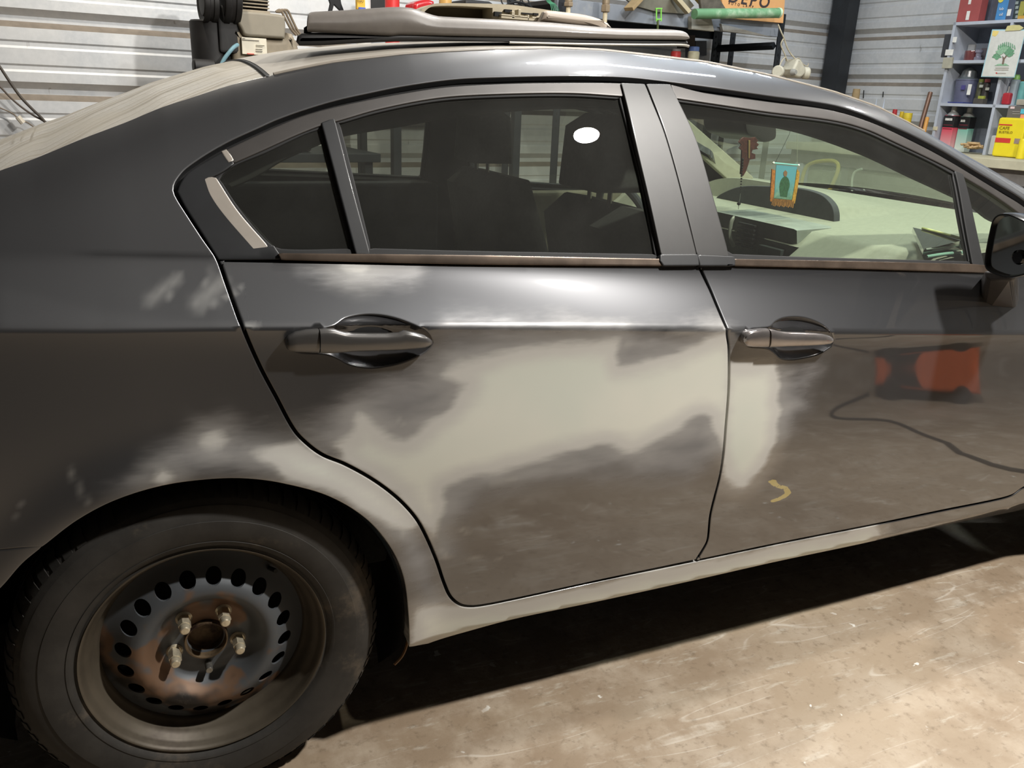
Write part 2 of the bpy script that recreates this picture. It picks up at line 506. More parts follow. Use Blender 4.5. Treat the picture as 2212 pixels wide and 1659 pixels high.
# ------------------------------------------------------------------ car materials
def car_paint():
    m, nt, b = nmat('dark_grey_metallic_paint')
    def attr(n):
        a = nt.nodes.new('ShaderNodeAttribute'); a.attribute_name = n; return a.outputs['Fac']
    wisp = noise(nt, 4.5, 3.5, .5, mapping=((1.6, 1.6, 5.0), (0, math.radians(20), 0)), dist=.25)
    fine = noise(nt, 48, 3, .55, mapping=((.7, .7, 4.5), (0, math.radians(30), 0)))
    soft = noise(nt, 3.2, 3, .5)
    f_ = mth(nt, 'ADD', attr('filler'), mth(nt, 'MULTIPLY', mth(nt, 'SUBTRACT', wisp, .5), .040))
    f_ = mth(nt, 'ADD', f_, mth(nt, 'MULTIPLY', mth(nt, 'SUBTRACT', fine, .5), .007))
    filler = maprange(nt, f_, -.009, .011)
    s_ = mth(nt, 'ADD', attr('sanded'), mth(nt, 'MULTIPLY', mth(nt, 'SUBTRACT', wisp, .5), .065))
    s_ = mth(nt, 'ADD', s_, mth(nt, 'MULTIPLY', mth(nt, 'SUBTRACT', fine, .5), .020))
    sand = maprange(nt, s_, -.030, .055)
    dust = maprange(nt, mth(nt, 'ADD', attr('dust'), mth(nt, 'MULTIPLY', mth(nt, 'SUBTRACT', wisp, .5), .25)), .1, .9, 0, .8)
    scuff = attr('scuff')
    base = (.060, .061, .065, 1)
    sandcol = mixrgb(nt, maprange(nt, wisp, .25, .75), (.15, .147, .148, 1), (.23, .223, .22, 1))
    fillcol = mixrgb(nt, maprange(nt, soft, .3, .7), (.64, .63, .56, 1), (.56, .585, .52, 1))
    fillcol = mixrgb(nt, maprange(nt, f_, .012, .05), (.50, .49, .46, 1), fillcol)
    col = mixrgb(nt, sand, base, sandcol)
    col = mixrgb(nt, maprange(nt, f_, -.055, .0, 0, .42), col, (.38, .37, .35, 1))
    col = mixrgb(nt, scuff, col, (.42, .41, .38, 1))
    col = mixrgb(nt, filler, col, fillcol)
    col = mixrgb(nt, dust, col, (.42, .38, .32, 1))
    y_ = maprange(nt, mth(nt, 'ADD', attr('chalk'), mth(nt, 'MULTIPLY', mth(nt, 'SUBTRACT', fine, .5), .002)), -.0018, -.0004)
    col = mixrgb(nt, y_, col, (.42, .36, .12, 1))
    nt.links.new(col, b.inputs['Base Color'])
    matte = mth(nt, 'MAXIMUM', mth(nt, 'MAXIMUM', sand, filler), mth(nt, 'MAXIMUM', dust, scuff))
    nt.links.new(mixf(nt, matte, .62, .0), b.inputs['Metallic'])
    nt.links.new(mixf(nt, matte, .40, .62), b.inputs['Roughness'])
    nt.links.new(mixf(nt, matte, 1.0, .10), b.inputs['Coat Weight'])
    dull = attr('dull')
    nt.links.new(mixf(nt, matte, mixf(nt, dull, .035, .42), .5), b.inputs['Coat Roughness'])
    b.inputs['Coat IOR'].default_value = 2.05
    MATS['paint'] = m
    return m
PAINT = car_paint()
BLACK = plain('black_plastic_trim', (30, 31, 33), .42, var=.2, coat=.25)
FRAME = plain('satin_grey_frame_paint', (66, 63, 61), .42, metal=.35, var=.1)
RUBBER = plain('black_rubber', (17, 17, 18), .7, var=.3)
SHELL = plain('black_jamb', (10, 10, 11), .85, var=.3)
CHROME = plain('polished_grey_metal', (150, 147, 142), .18, metal=.9, var=.05)
BARE = plain('pale_satin_strip', (176, 168, 158), .38, metal=.45, var=.06)
BEIGE = plain('beige_grey_plastic', (142, 142, 126), .75, var=.05, scale=60)
BEIGE2 = plain('pale_beige_plastic', (166, 162, 142), .7, var=.06, scale=40)
DKGREY = plain('dark_grey_plastic', (58, 59, 62), .8, var=.1, scale=60)
SEATM = plain('dark_seat_cloth', (60, 60, 58), .95, var=.15, scale=80)
HEADL = plain('dark_headliner', (42, 42, 41), .95, var=.12, scale=60)
SIDEGLASS = glass_mat('clear_green_glass', (.77, .83, .76), haze=.025)
TINTGLASS = glass_mat('smoked_glass', (.62, .65, .59), haze=.035)
WINDSH = glass_mat('windshield_glass', (.74, .82, .74), haze=.03)
DUSTGLASS = glass_mat('dusty_rear_glass', (.4, .44, .4), haze=.80, hazecol=(.47, .43, .36))

SEDAN = thing('sedan', 'dark grey four-door sedan under repair with pale filler patches on its rear door', 'car', (0, 0, 0))

# traced outlines on the body side (photo points -> side surface)
GAP_REAR = [(469.7, 556), (440, 512), (408, 463), (386, 428), (379, 411), (383, 395), (407, 366.5), (484, 317), (569, 277), (600, 263), (655, 243), (726.6, 221.5), (800, 205), (875, 190), (980, 175.6), (1075, 171), (1233, 168), (1335, 170)]
GAP_FRONT = [(1395, 174.5), (1525, 190.5), (1661, 210), (1800, 230), (1860, 248), (1916, 271), (1969, 293), (2041, 330), (2113, 374), (2157, 400), (2212, 434)]
GAP_END = [W_(2.12, .985), W_(2.19, .90), W_(2.23, .75), W_(2.235, .5), W_(2.20, .30)]
GAP_BOTTOM = [(2212, 1053), (2187, 1069.5), (2151, 1080), (2042, 1102), (1898, 1132), (1700, 1171), (1504, 1212), (1300, 1254), (1107, 1296), (1039, 1309), (1012, 1310.5), (993, 1306), (974, 1290), (960, 1260), (941, 1204.6), (911.5, 1139.5), (889, 1107), (853, 1071), (803, 1034.5), (745, 1002.5), (700, 984), (669, 963), (637, 930.5), (597, 858), (560.8, 789.5), (524.6, 706), (486.6, 601)]
BGAP = [(1510, 573), (1533, 622), (1550, 662), (1566.8, 701), (1571, 721), (1574.7, 750), (1575.4, 799), (1574, 850), (1568.7, 917), (1558, 1018), (1536, 1108.7), (1530, 1163), (1526, 1175), (1503.8, 1211)]
ARCH = [(89.5, 1179), (163, 1122), (244, 1079), (346, 1047), (447.6, 1032.5), (529, 1030.5), (610, 1040.7), (712, 1069), (793.4, 1118), (846, 1179), (875, 1244), (886, 1325.5), (887, 1396.5)]
ROCKER = [(925, 1390), (998, 1367), (1107, 1337.5), (1300, 1297), (1500, 1253), (1681, 1212), (1862, 1174), (2042, 1134), (2212, 1100)]
E_LINE = [('w', float(p[0]), float(p[1]) - .0015) for p in EC if p[0] < 2.33]

FIL_Q = [[(543, 974), (615, 955), (644, 948), (690, 975), (744, 996), (803, 1030), (853, 1066), (889, 1103), (905, 1130), (890, 1146), (852, 1139), (816, 1119), (760, 1092), (690, 1060), (615, 1036), (590, 1012), (560, 990)],
         [(436, 948), (448, 938), (466, 934), (484, 939), (491, 951), (478, 965), (455, 965), (440, 957)], [(337, 1030), (342, 1018), (354, 1015), (366, 1022), (366, 1035), (354, 1043), (342, 1040)]]
SAN_Q = [[(239, 1064), (275, 1030), (315, 996), (355, 962), (398, 936), (412, 915), (402, 890), (440, 892), (481, 884), (500, 896), (508, 922), (570, 934), (633, 943), (700, 984), (745, 1002), (803, 1034), (853, 1071), (889, 1107), (911, 1139), (941, 1204), (958, 1262), (975, 1295), (930, 1320), (890, 1300), (880, 1240), (846, 1176), (793, 1114), (712, 1066), (610, 1037), (529, 1027), (447, 1029), (346, 1043)]]
FIL_ROCK = [[(884, 1400), (892, 1340), (903, 1316), (940, 1310), (985, 1314), (1030, 1312), (1107, 1298), (1300, 1256), (1504, 1214), (1700, 1172), (1860, 1140), (1895, 1138), (1880, 1180), (1862, 1186), (1681, 1226), (1500, 1268), (1300, 1312), (1107, 1352), (998, 1382)]]
FIL_D = [[(998, 781), (1060, 765), (1120, 753), (1210, 741), (1333, 738), (1335, 770), (1341, 786), (1372, 784), (1414, 774), (1480, 752), (1540, 727), (1590, 715), (1595, 800), (1590, 920), (1575, 985), (1556, 958), (1530, 905), (1513, 899), (1459, 931), (1414, 957), (1360, 976), (1305, 964), (1233, 982), (1142, 1003), (1030, 1030), (962, 1061), (957, 1107), (944, 1160), (930, 1165), (889, 1107), (853, 1071), (803, 1034), (745, 1000), (718, 960), (760, 940), (776, 895), (817, 926), (871, 948), (907, 926), (962, 890), (989, 849), (1010, 831), (985, 826), (950, 815), (962, 795)],
         [(728, 578), (745, 571), (770, 570), (788, 576), (780, 584), (750, 586)]]
SAN_D = [[(975, 700), (1300, 704), (1590, 708), (1590, 1000), (1550, 1000), (1482, 1042), (1278, 1044), (1052, 1084), (984, 1147), (993, 1200), (945, 1215), (911, 1139), (889, 1107), (745, 1002), (669, 963), (640, 917), (700, 890), (735, 849), (803, 822), (894, 786), (943, 742)],
         [(650, 580), (700, 572), (850, 574), (900, 585), (880, 600), (800, 606), (760, 612), (700, 600)]]
FIL_F = [[(1560, 790), (1620, 782), (1674, 776), (1686, 826), (1683, 899), (1671, 967), (1652, 1007), (1625, 1036), (1597, 1052), (1560, 1024), (1550, 900)]]
SAN_F = [[(1560, 712), (1592, 735), (1604, 760), (1660, 775), (1720, 790), (1758, 786), (1778, 800), (1752, 840), (1764, 882), (1730, 905), (1703, 948), (1680, 960), (1600, 1060), (1556, 1030), (1560, 800)]]
CHALK = [[(1656, 1037), (1676, 1038), (1680, 1046), (1700, 1052), (1709, 1064), (1700, 1073), (1668, 1085), (1664, 1082), (1690, 1071), (1700, 1063), (1692, 1057), (1672, 1050)]]
SCUFFS = [((322, 650), (385, 600), .012), ((365, 640), (372, 605), .006), ((425, 655), (480, 610), .016), ((440, 612), (455, 585), .004), ((430, 670), (520, 625), .006), ((150, 1015), (188, 1085), .006), ((30, 1130), (50, 1080), .003),
          ((995, 1143), (1012, 1150), .006), ((951, 1190), (965, 1196), .006), ((930, 1205), (1080, 1206), .003), ((530, 702), (560, 708), .003), ((640, 577), (652, 577), .004), ((860, 905), (870, 915), .006), ((1066, 1043), (1110, 1035), .010),
          ((1355, 742), (1410, 738), .004), ((1440, 722), (1500, 716), .006), ((864, 1118), (874, 1160), .006)]
def conv_polys(L): return [densify([bp(p) for p in q], .01, 60) for q in L]
_fil = {k: conv_polys(v) for k, v in dict(q=FIL_Q, r=FIL_ROCK, d=FIL_D, f=FIL_F).items()}
_san = {k: conv_polys(v) for k, v in dict(q=SAN_Q, d=SAN_D, f=SAN_F).items()}
_chalk = conv_polys(CHALK)
_sc = [(np.array([bp(a), bp(b)]), w) for a, b, w in SCUFFS]
def paint_attrs(fk, sk, chalk=False, top=False):
    def A(P):
        fil = np.full(len(P), -1.0)
        for k in fk: fil = np.maximum(fil, sdist_blobs(P, _fil[k]))
        san = np.full(len(P), -1.0)
        for k in sk: san = np.maximum(san, sdist_blobs(P, _san[k]))
        sc = np.zeros(len(P))
        for seg, w in _sc: sc = np.maximum(sc, np.clip(1 - pdist(P, seg, False) / w, 0, 1) * .34)
        dull = np.clip((.45 - P[:, 0]) / .5, 0, 1) * .9
        return dict(filler=fil, sanded=san, scuff=sc, dull=dull, dust=np.zeros(len(P)), chalk=sdist_blobs(P, _chalk) if chalk else np.full(len(P), -1.0))
    return A
# ------------------------------------------------------------------ body side, doors
GL_REAR = [(726, 260), (821.5, 233), (948, 209.5), (1075, 201.5), (1233, 199.5), (1346, 206), (1366, 278.5), (1393, 381.6), (1415, 490), (1427, 558), (1000, 551), (797, 546)]
GL_FRONT = [(1461, 211), (1552.6, 224), (1660, 241), (1800, 259), (1872, 278), (1945, 311), (2017, 345), (2066, 372), (2085, 470), (2104.5, 572), (1587, 557), (1573, 548), (1540, 427), (1504, 305)]
GL_QUART = [(502, 350), (569, 322), (655, 282), (697, 268), (730, 400), (769, 547), (609, 548), (577, 533), (512, 458), (465, 387), (475, 369)]
GL_SAIL = [(2084, 390), (2118, 403), (2160, 430), (2212, 468), W_(2.09, .985), W_(2.10, .925), (2128, 575), (2108, 480)]

body_out = [W_(-.74, .60), W_(-.45, .586), (40, 1180), (89.5, 1178)] + ARCH[1:] + ROCKER + [W_(2.32, .222), W_(2.33, .30), W_(2.30, .60), W_(2.26, .85), W_(2.32, .955)] + E_LINE[::-1] + [W_(-.76, .95), W_(-.78, .75)]
opening = GAP_REAR + GAP_FRONT + GAP_END + GAP_BOTTOM
SIDE = []
SIDE.append(panel('body_side', body_out, [opening], gap=.0, holegap=.0062, mat=PAINT, parent=SEDAN, attrs=paint_attrs('qr', 'q'), depth=.03))
# black jamb sheet behind every gap, open at the windows and the wheel arch
big = lambda L: L
shell_holes = [[(474, 368), (569, 318), (697, 264), (726, 256), (948, 206), (1233, 196), (1350, 204), (1394, 381), (1432, 562), (1000, 556), (609, 556), (470, 400)],
               [(1459, 207), (1660, 238), (1800, 256), (1945, 308), (2066, 369), (2118, 400), (2212, 465), W_(2.10, .985), W_(2.12, .92), (2128, 584), (1578, 566), (1530, 427)]]
inner = [W_(-.70, .62), W_(-.45, .62), (75, 1160), (160, 1108), (244, 1066), (346, 1034), (447.6, 1019), (529, 1017), (610, 1027), (712, 1056), (800, 1108), (856, 1170), (888, 1240), (900, 1325), (903, 1375)] + \
        [(998, 1350), (1107, 1325), (1500, 1241), (1862, 1162), (2212, 1088)] + [W_(2.25, .27), W_(2.26, .85), W_(2.28, .94)] + [('w', p[1], p[2] - .02) for p in E_LINE[::-1]] + [W_(-.70, .93)]
SIDE.append(panel('door_jamb', inner, shell_holes, off=.020, gap=0, mat=SHELL, parent=SEDAN, depth=.02, gs=.02, ds=.012))

CUP_R = [(700, 704), (721, 698), (742.7, 683.4), (779, 675), (815, 675), (851, 681.6), (887, 694), (914.5, 707), (934, 725), (938, 740), (932, 752), (914.5, 766.6), (869, 786.5), (815, 797), (788, 797), (752, 790), (724.7, 775.6), (700, 768), (650, 765), (625, 757), (617, 743), (622, 727), (640, 716), (680, 709)]
CUP_F = [(1640, 705), (1663, 702), (1673, 692), (1692, 683.4), (1721, 681), (1749.8, 686), (1778.7, 699), (1797.5, 715), (1805, 732.6), (1797.5, 750), (1771.5, 766), (1742.5, 774.5), (1706.4, 779.6), (1684.7, 776), (1668, 762), (1655, 755), (1620, 752), (1605, 745), (1602, 730), (1610, 715), (1622, 707)]
rear_door_out = [(472, 560), (1000, 569), (1434, 572.5)] + BGAP + [p for p in GAP_BOTTOM if p[0] < 1500]
REAR_DOOR = panel('rear_door', rear_door_out, [CUP_R], mat=PAINT, parent=SEDAN, attrs=paint_attrs('dq', 'd'), holegap=0, gs=.008)
front_door_out = [(1512, 573), (1600, 573.5), (2125, 588), W_(1.93, .898), W_(2.185, .885), W_(2.225, .75), W_(2.23, .5), W_(2.20, .32)] + [p for p in GAP_BOTTOM if p[0] >= 1504] + BGAP[::-1][1:-1]
FRONT_DOOR = panel('front_door', front_door_out, [CUP_F], mat=PAINT, parent=SEDAN, attrs=paint_attrs('f', 'f', chalk=True), holegap=0, gs=.008)
SIDE += [REAR_DOOR, FRONT_DOOR]

# door frames, garnishes, glass, mouldings
FR_REAR = [(486, 327), (569, 288), (655, 252), (740, 229), (875, 202.5), (980, 188), (1138, 181), (1300, 180), (1345, 181), (1347, 206), (1233, 199), (1075, 201), (948, 209), (821.5, 232.6), (726.6, 259.5), (697, 267), (640, 289), (569, 321), (503, 350)]
panel('door_frame', FR_REAR, off=.002, gap=.001, mat=FRAME, parent=REAR_DOOR, gs=.012, depth=.02)
FR_FRONT = [(1452, 184), (1525.5, 202), (1661, 221), (1800, 240), (1884, 266), (1969, 305), (2041, 343), (2121, 391), (2165, 418), (2212, 448), W_(2.12, .965), W_(2.18, .895), W_(2.10, .905), W_(2.075, .975), (2212, 466), (2160, 428), (2118, 401), (2080, 379), (2060, 366), (2017, 344), (1945, 310), (1872, 277), (1800, 258), (1660, 240), (1552.6, 224), (1459, 210)]
panel('door_frame', FR_FRONT, off=.002, gap=.001, mat=FRAME, parent=FRONT_DOOR, gs=.012, depth=.02)
QTRIM = [(386, 413), (392, 397), (410, 373), (484, 328), (503, 352), (484, 366), (470, 374), (443, 386), (455, 421), (484, 463), (547, 536), (578, 533), (590, 532), (608, 558), (474, 558.5), (440, 504), (403, 446)]
panel('quarter_trim', QTRIM, off=.001, gap=.001, mat=BLACK, parent=REAR_DOOR, gs=.012)
STRIP = [(442.6, 388), (450, 384), (465, 386), (512, 457.7), (577, 533), (548, 537), (484, 463), (455, 420.6)]
tag(panel('trim_strip', STRIP, off=.001, gap=.0005, mat=BARE, parent=REAR_DOOR, gs=.012), 'bright satin strip')
panel('trim_clip', [(482, 327), (488, 325), (501, 344), (495, 347)], off=-.0005, gap=0, mat=BARE, parent=REAR_DOOR, gs=.012, depth=.004)
panel('quarter_glass', GL_QUART, off=.011, gap=-.004, mat=TINTGLASS, parent=REAR_DOOR, gs=.02, depth=0)
panel('division_bar', [(698, 266), (720, 258.5), (755, 395), (796, 546.5), (772, 546.5), (732, 395)], off=-.001, gap=0, mat=BLACK, parent=REAR_DOOR, gs=.012)
panel('side_glass', GL_REAR, off=.013, gap=-.006, mat=TINTGLASS, parent=REAR_DOOR, gs=.02, depth=0)
panel('pillar_cover', [(1344.5, 180), (1392, 182), (1406, 216), (1433, 284), (1460, 376), (1482, 463), (1503.5, 550), (1431, 551), (1407, 441), (1375, 306), (1352, 208)], off=-.004, gap=.0008, mat=plain('satin_pillar_cover', (44, 43, 42), .45, metal=.1, coat=.15), parent=REAR_DOOR, gs=.012, depth=.02, corner=25)
panel('pillar_cover', [(1399, 182), (1447.5, 182.5), (1461, 211), (1504.5, 306), (1540, 428), (1573.6, 552.5), (1508, 550), (1487, 463), (1465, 376), (1438, 284), (1411, 212)], off=-.004, gap=.0008, mat=MATS['satin_pillar_cover'], parent=FRONT_DOOR, gs=.012, depth=.02, corner=25)
panel('belt_molding', [(604, 549), (1000, 553), (1430, 561), (1434, 571.5), (1000, 568), (609, 558)], off=-.006, gap=.0006, mat=plain('worn_belt_strip', (92, 80, 70), .3, metal=.6, var=.25), parent=REAR_DOOR, gs=.012, depth=.02)
panel('belt_molding', [(1588, 561), (1850, 566), (2101, 572), (2126, 574), W_(1.93, .912), W_(1.93, .898), (2125, 587), (1850, 578), (1587, 571.5)], off=-.006, gap=.0006, mat=MATS['worn_belt_strip'], parent=FRONT_DOOR, gs=.012, depth=.02)
panel('molding_cap', [(1430, 552), (1506, 551.5), (1509, 570.5), (1435, 571), (1429, 562)], off=-.010, gap=0, mat=BLACK, parent=REAR_DOOR, gs=.01, depth=.02)
panel('molding_cap', [(1511, 553), (1586, 556), (1587, 571), (1514, 571)], off=-.010, gap=0, mat=BLACK, parent=FRONT_DOOR, gs=.01, depth=.02)
panel('side_glass', GL_FRONT, off=.013, gap=-.006, mat=SIDEGLASS, parent=FRONT_DOOR, gs=.02, depth=0)
panel('division_bar', [(2066, 371), (2080, 377), (2105, 480), (2125, 573.5), (2104, 572.5), (2087, 480)], off=-.001, gap=0, mat=RUBBER, parent=FRONT_DOOR, gs=.012)
panel('corner_glass', GL_SAIL, off=.011, gap=-.005, mat=SIDEGLASS, parent=FRONT_DOOR, gs=.02, depth=0)
# black glass-run seals just inside the frames
for G, par, nm in ((GL_REAR, REAR_DOOR, 'glass_seal'), (GL_QUART, REAR_DOOR, 'glass_seal'), (GL_FRONT, FRONT_DOOR, 'glass_seal')):
    O = inset(densify([bp(p) for p in G], .012), -.006); I = inset(densify([bp(p) for p in G], .012), .004)
    panel(nm, [tuple(p) for p in O], [[tuple(p) for p in I]], off=.007, gap=0, holegap=0, mat=RUBBER, parent=par, raw=True, gs=.02, ds=.012, depth=.012)

# door handles: a cup pressed into the skin, a pull bar and a short end cap
def dish(name, cup, parent, mat, depth, bias):
    O = densify([bp(p) for p in cup], .006); n = len(O); c = O.mean(0) + np.array(bias)
    verts = []; faces = []; K = 12
    for k in range(K + 1):
        t = k / K; P = c + (O - c) * (1 - t)
        y = S(P[:, 0], P[:, 1]) + depth * (1 - (1 - t) ** 2.6) ** .8 + (.001 if k == 0 else 0)
        verts += [(P[i, 0], y[i], P[i, 1]) for i in range(n)]
    for k in range(K):
        for i in range(n):
            j = (i + 1) % n; faces.append((k * n + i, k * n + j, (k + 1) * n + j, (k + 1) * n + i))
    o = link_mesh(name, verts, faces, mat, parent, True, None)
    bm = bmesh.new(); bm.from_mesh(o.data); bmesh.ops.remove_doubles(bm, verts=bm.verts, dist=1e-5); bmesh.ops.recalc_face_normals(bm, faces=list(bm.faces)); bm.to_mesh(o.data); bm.free()
    return o
CUPM = plain('grey_cup_paint', (72, 72, 74), .25, metal=.5, coat=.8)
def bar(name, st, parent, mat, thick, off, back=.012):
    """st: (x_px, top_px, bottom_px) stations"""
    K = 20; verts = []; faces = []; rings = []
    for x, t, b_ in st:
        X0, Z0 = bp((x, t), off); X1, Z1 = bp((x, b_), off)
        xm, zm, h = (X0 + X1) / 2, (Z0 + Z1) / 2, abs(Z0 - Z1) / 2
        ym = float(S(xm, zm)) + off; r = []
        sc_ = min(1.0, h / .010)
        for k in range(K):
            a = 2 * math.pi * k / K; cz, cy = math.cos(a), math.sin(a)
            ez_ = abs(cz) ** .7 * (1 if cz > 0 else -1); ey = abs(cy) ** .7 * (1 if cy > 0 else -1)
            th = thick if ey < 0 else back
            r.append((xm + (X0 - X1) / 2 * ez_, ym + ey * th * sc_, zm + h * ez_))
        rings.append(r)
    for r in rings: verts += r
    for i in range(len(rings) - 1):
        for k in range(K):
            k2 = (k + 1) % K; faces.append((i * K + k, i * K + k2, (i + 1) * K + k2, (i + 1) * K + k))
    faces.append(tuple(range(K))[::-1]); faces.append(tuple((len(rings) - 1) * K + k for k in range(K)))
    o = link_mesh(name, verts, faces, mat, parent, True, 60)
    bm = bmesh.new(); bm.from_mesh(o.data); bmesh.ops.recalc_face_normals(bm, faces=list(bm.faces)); bm.to_mesh(o.data); bm.free()
    return o
HANDM = plain('grey_handle_paint', (92, 90, 88), .28, metal=.55, coat=.9, var=.08)
HANDF = plain('polished_handle', (150, 144, 142), .16, metal=.75, coat=.9, var=.12, scale=30)
dish('handle_cup', CUP_R, REAR_DOOR, CUPM, .022, (.015, 0))
bar('handle_cap', [(616.5, 741, 745), (618, 733, 752), (624, 726, 757.5), (640, 717.5, 759), (662, 713, 760), (688, 711, 761)], REAR_DOOR, HANDM, .011, -.010, .016)
bar('door_handle', [(690, 711, 761), (706, 710, 762), (722, 711, 761.5), (743, 717, 760), (762, 719.5, 758), (800, 720, 757), (833, 720, 756), (862, 718.5, 755), (873, 713.5, 754.5), (896, 717.5, 752), (915, 722.5, 749.5), (926, 729, 746), (933, 735, 742)], REAR_DOOR, HANDM, .012, -.012, .010)
dish('handle_cup', CUP_F, FRONT_DOOR, CUPM, .022, (.015, 0))
bar('handle_cap', [(1604, 733, 737), (1606, 724, 743), (1611, 718, 747), (1622, 712.5, 748.5), (1640, 709.5, 749), (1655, 709, 749)], FRONT_DOOR, HANDF, .011, -.010, .016)
bar('door_handle', [(1657, 709, 749), (1665, 710, 749), (1679, 714, 748.5), (1700, 717, 747.5), (1730, 718, 746.5), (1757, 719, 745), (1775, 720.5, 743.5), (1788, 723.5, 741.5), (1796, 728, 738.5), (1800, 731, 735)], FRONT_DOOR, HANDF, .012, -.012, .010)

# rear bumper corner
bump = [W_(-.80, .30), W_(-.62, .24), W_(-.37, .27), (-60, 1320), (0, 1268), (45, 1217), (89.5, 1180), W_(-.45, .583), W_(-.80, .597)]
panel('rear_bumper', bump, mat=PAINT, parent=SEDAN, attrs=paint_attrs('', ''), gs=.012, gap=.0012)

# ------------------------------------------------------------------ roof, glass and lids: height as a function of X, Y
YC = .8775
def top_h(X): return np.interp(X, [-.8, -.45, -.2, 0, .2, .5, .8, 1.1, 1.4, 1.7, 2.2, 3.4], [.036, .038, .04, .04, .038, .033, .031, .035, .038, .04, .042, .05])
def top_surface(name, x0, x1, mat, parent, skew=0.0, dust=None, nx=60, lift=0.0, dz=0.0):
    nu = 40; xs = np.linspace(x0, x1, nx); V = []; D = []
    for x in xs:
        for j in range(2 * nu + 1):
            u = j / nu; uu = u if u <= 1 else 2 - u
            xx = x + skew * (1 - (1 - uu) ** 2) * .5
            zE = float(ez(xx)) - .0015; yE = float(S(xx, zE)) + .002
            y = yE + (YC - yE) * uu
            z = zE + dz + float(top_h(xx)) * (1 - (1 - uu) ** 2.2)
            V.append((xx, y if u <= 1 else 2 * YC - y, z))
    n = 2 * nu + 1; F = [(i * n + j, i * n + j + 1, (i + 1) * n + j + 1, (i + 1) * n + j) for i in range(nx - 1) for j in range(n - 1)]
    # rolled edges
    o = link_mesh(name, V, F, mat, parent, True, None)
    bm = bmesh.new(); bm.from_mesh(o.data); bmesh.ops.recalc_face_normals(bm, faces=list(bm.faces))
    if sum(f.normal.z for f in bm.faces) < 0: bmesh.ops.reverse_faces(bm, faces=list(bm.faces))
    bm.to_mesh(o.data); bm.free()
    for an, v in (dust or {}).items():
        at = o.data.attributes.new(an, 'FLOAT', 'POINT')
        at.data.foreach_set('value', np.array([v(*p) if callable(v) else v for p in V], float))
    return o
XR = float(bp((579, 163))[0]); XT = float(bp((25, 358))[0]) - .16; XW = 1.52
pa = dict(filler=-1., sanded=-1., scuff=0., chalk=-1., dull=.6)
roof = top_surface('roof', XR + .004, XW - .004, PAINT, SEDAN, dust=dict(pa, dust=lambda x, y, z: .95 - max(0, x - .55) * .55))
top_surface('rear_windshield', XT, XR - .004, DUSTGLASS, SEDAN, dz=-.002)
top_surface('windshield', XW + .004, 2.46, WINDSH, SEDAN)
top_surface('trunk_lid', -.82, XT - .005, PAINT, SEDAN, dust=dict(pa, dust=.8), nx=24)
top_surface('hood', 2.50, 3.42, PAINT, SEDAN, dust=dict(pa, dust=.2), nx=40)
# black seam fillers under the roof seams
for xs_ in (XR, XW):
    pts = []
    for j in range(0, 61):
        u = j / 30; uu = u if u <= 1 else 2 - u
        zE = float(ez(xs_)) - .0015; yE = float(S(xs_, zE)); y = yE + (YC - yE) * uu
        pts.append((xs_, y if u <= 1 else 2 * YC - y, zE - .006 + float(top_h(xs_)) * (1 - (1 - uu) ** 2.2)))
    MB().tube(pts, .007, 6, smooth=False).out('roof_seam', RUBBER, SEDAN)
# ditch moulding along the roof edge
pts = []
for x in np.linspace(XR + .01, 1.75, 60):
    zE = float(ez(x)) - .001; pts.append((x, float(S(x, zE)) + .003, zE + .0005))
MB().tube(pts, .0035, 8, smooth=False).out('roof_molding', plain('grey_roof_molding', (120, 112, 100), .45, var=.1), SEDAN)

# fender, bonnet sides and nose of the car (out of frame to the front)
fend = [W_(2.25, .25), W_(2.30, .23)] + [W_(2.67 + .35 * math.cos(a), .315 + .35 * math.sin(a)) for a in np.linspace(math.radians(195), math.radians(-12), 22)] + [W_(3.2, .22), W_(3.40, .30), W_(3.42, .74), W_(2.9, .86), W_(2.5, .92), W_(2.345, .945), W_(2.28, .86), W_(2.325, .6), W_(2.345, .30)]
SIDE.append(panel('front_fender', fend, mat=PAINT, parent=SEDAN, attrs=paint_attrs('', ''), gs=.02, ds=.012))

# wheel housings and underbody
def housing(cx, name):
    K = 36; V = []; F = []
    angs = [math.radians(a) for a in np.linspace(205, -25, K)]
    ys = [.0, .05, .16, .30]; rr = [.0, .012, .02, .02]
    for y, dr in zip(ys, rr):
        for a in angs:
            r = .352 + dr; x = cx + r * math.cos(a); z = .315 + r * math.sin(a)
            V.append((x, max(float(S(x, z)), .0) + .012 + y, z))
    for i in range(len(ys) - 1):
        for k in range(K - 1): F.append((i * K + k, i * K + k + 1, (i + 1) * K + k + 1, (i + 1) * K + k))
    b = len(V); V.append((cx, .34, .315)); q = (len(ys) - 1) * K
    for k in range(K - 1): F.append((q + k, q + k + 1, b))
    o = link_mesh(name, V, F, SHELL, SEDAN, True, None); return o
H1 = housing(0.0, 'wheel_housing'); H2 = housing(2.67, 'wheel_housing')
UB = MB().box(-.75, .16, .19, -.38, 1.6, .5, .03).box(.40, .12, .20, 2.28, 1.63, .30, .03).box(-.38, .36, .30, .40, 1.40, .40, .02).box(3.05, .2, .2, 3.3, 1.55, .6, .03).out('underbody', SHELL, SEDAN)
MB().tube([(.40, .14, .205), (.385, .10, .19), (.37, .085, .17), (.35, .075, .16)], .003, 6).out('loose_wire', plain('tan_wire', (120, 85, 50), .6), SEDAN)

# the far side of the car: the same panels mirrored
for o in list(SIDE) + [H1, H2]:
    c = o.copy(); COL.objects.link(c); c.scale.y = -1; c.location.y = 2 * YC
    for ch in list(o.children):
        if ch.name.startswith(('handle', 'door_handle')): pass
        d = ch.copy(); COL.objects.link(d); d.parent = c
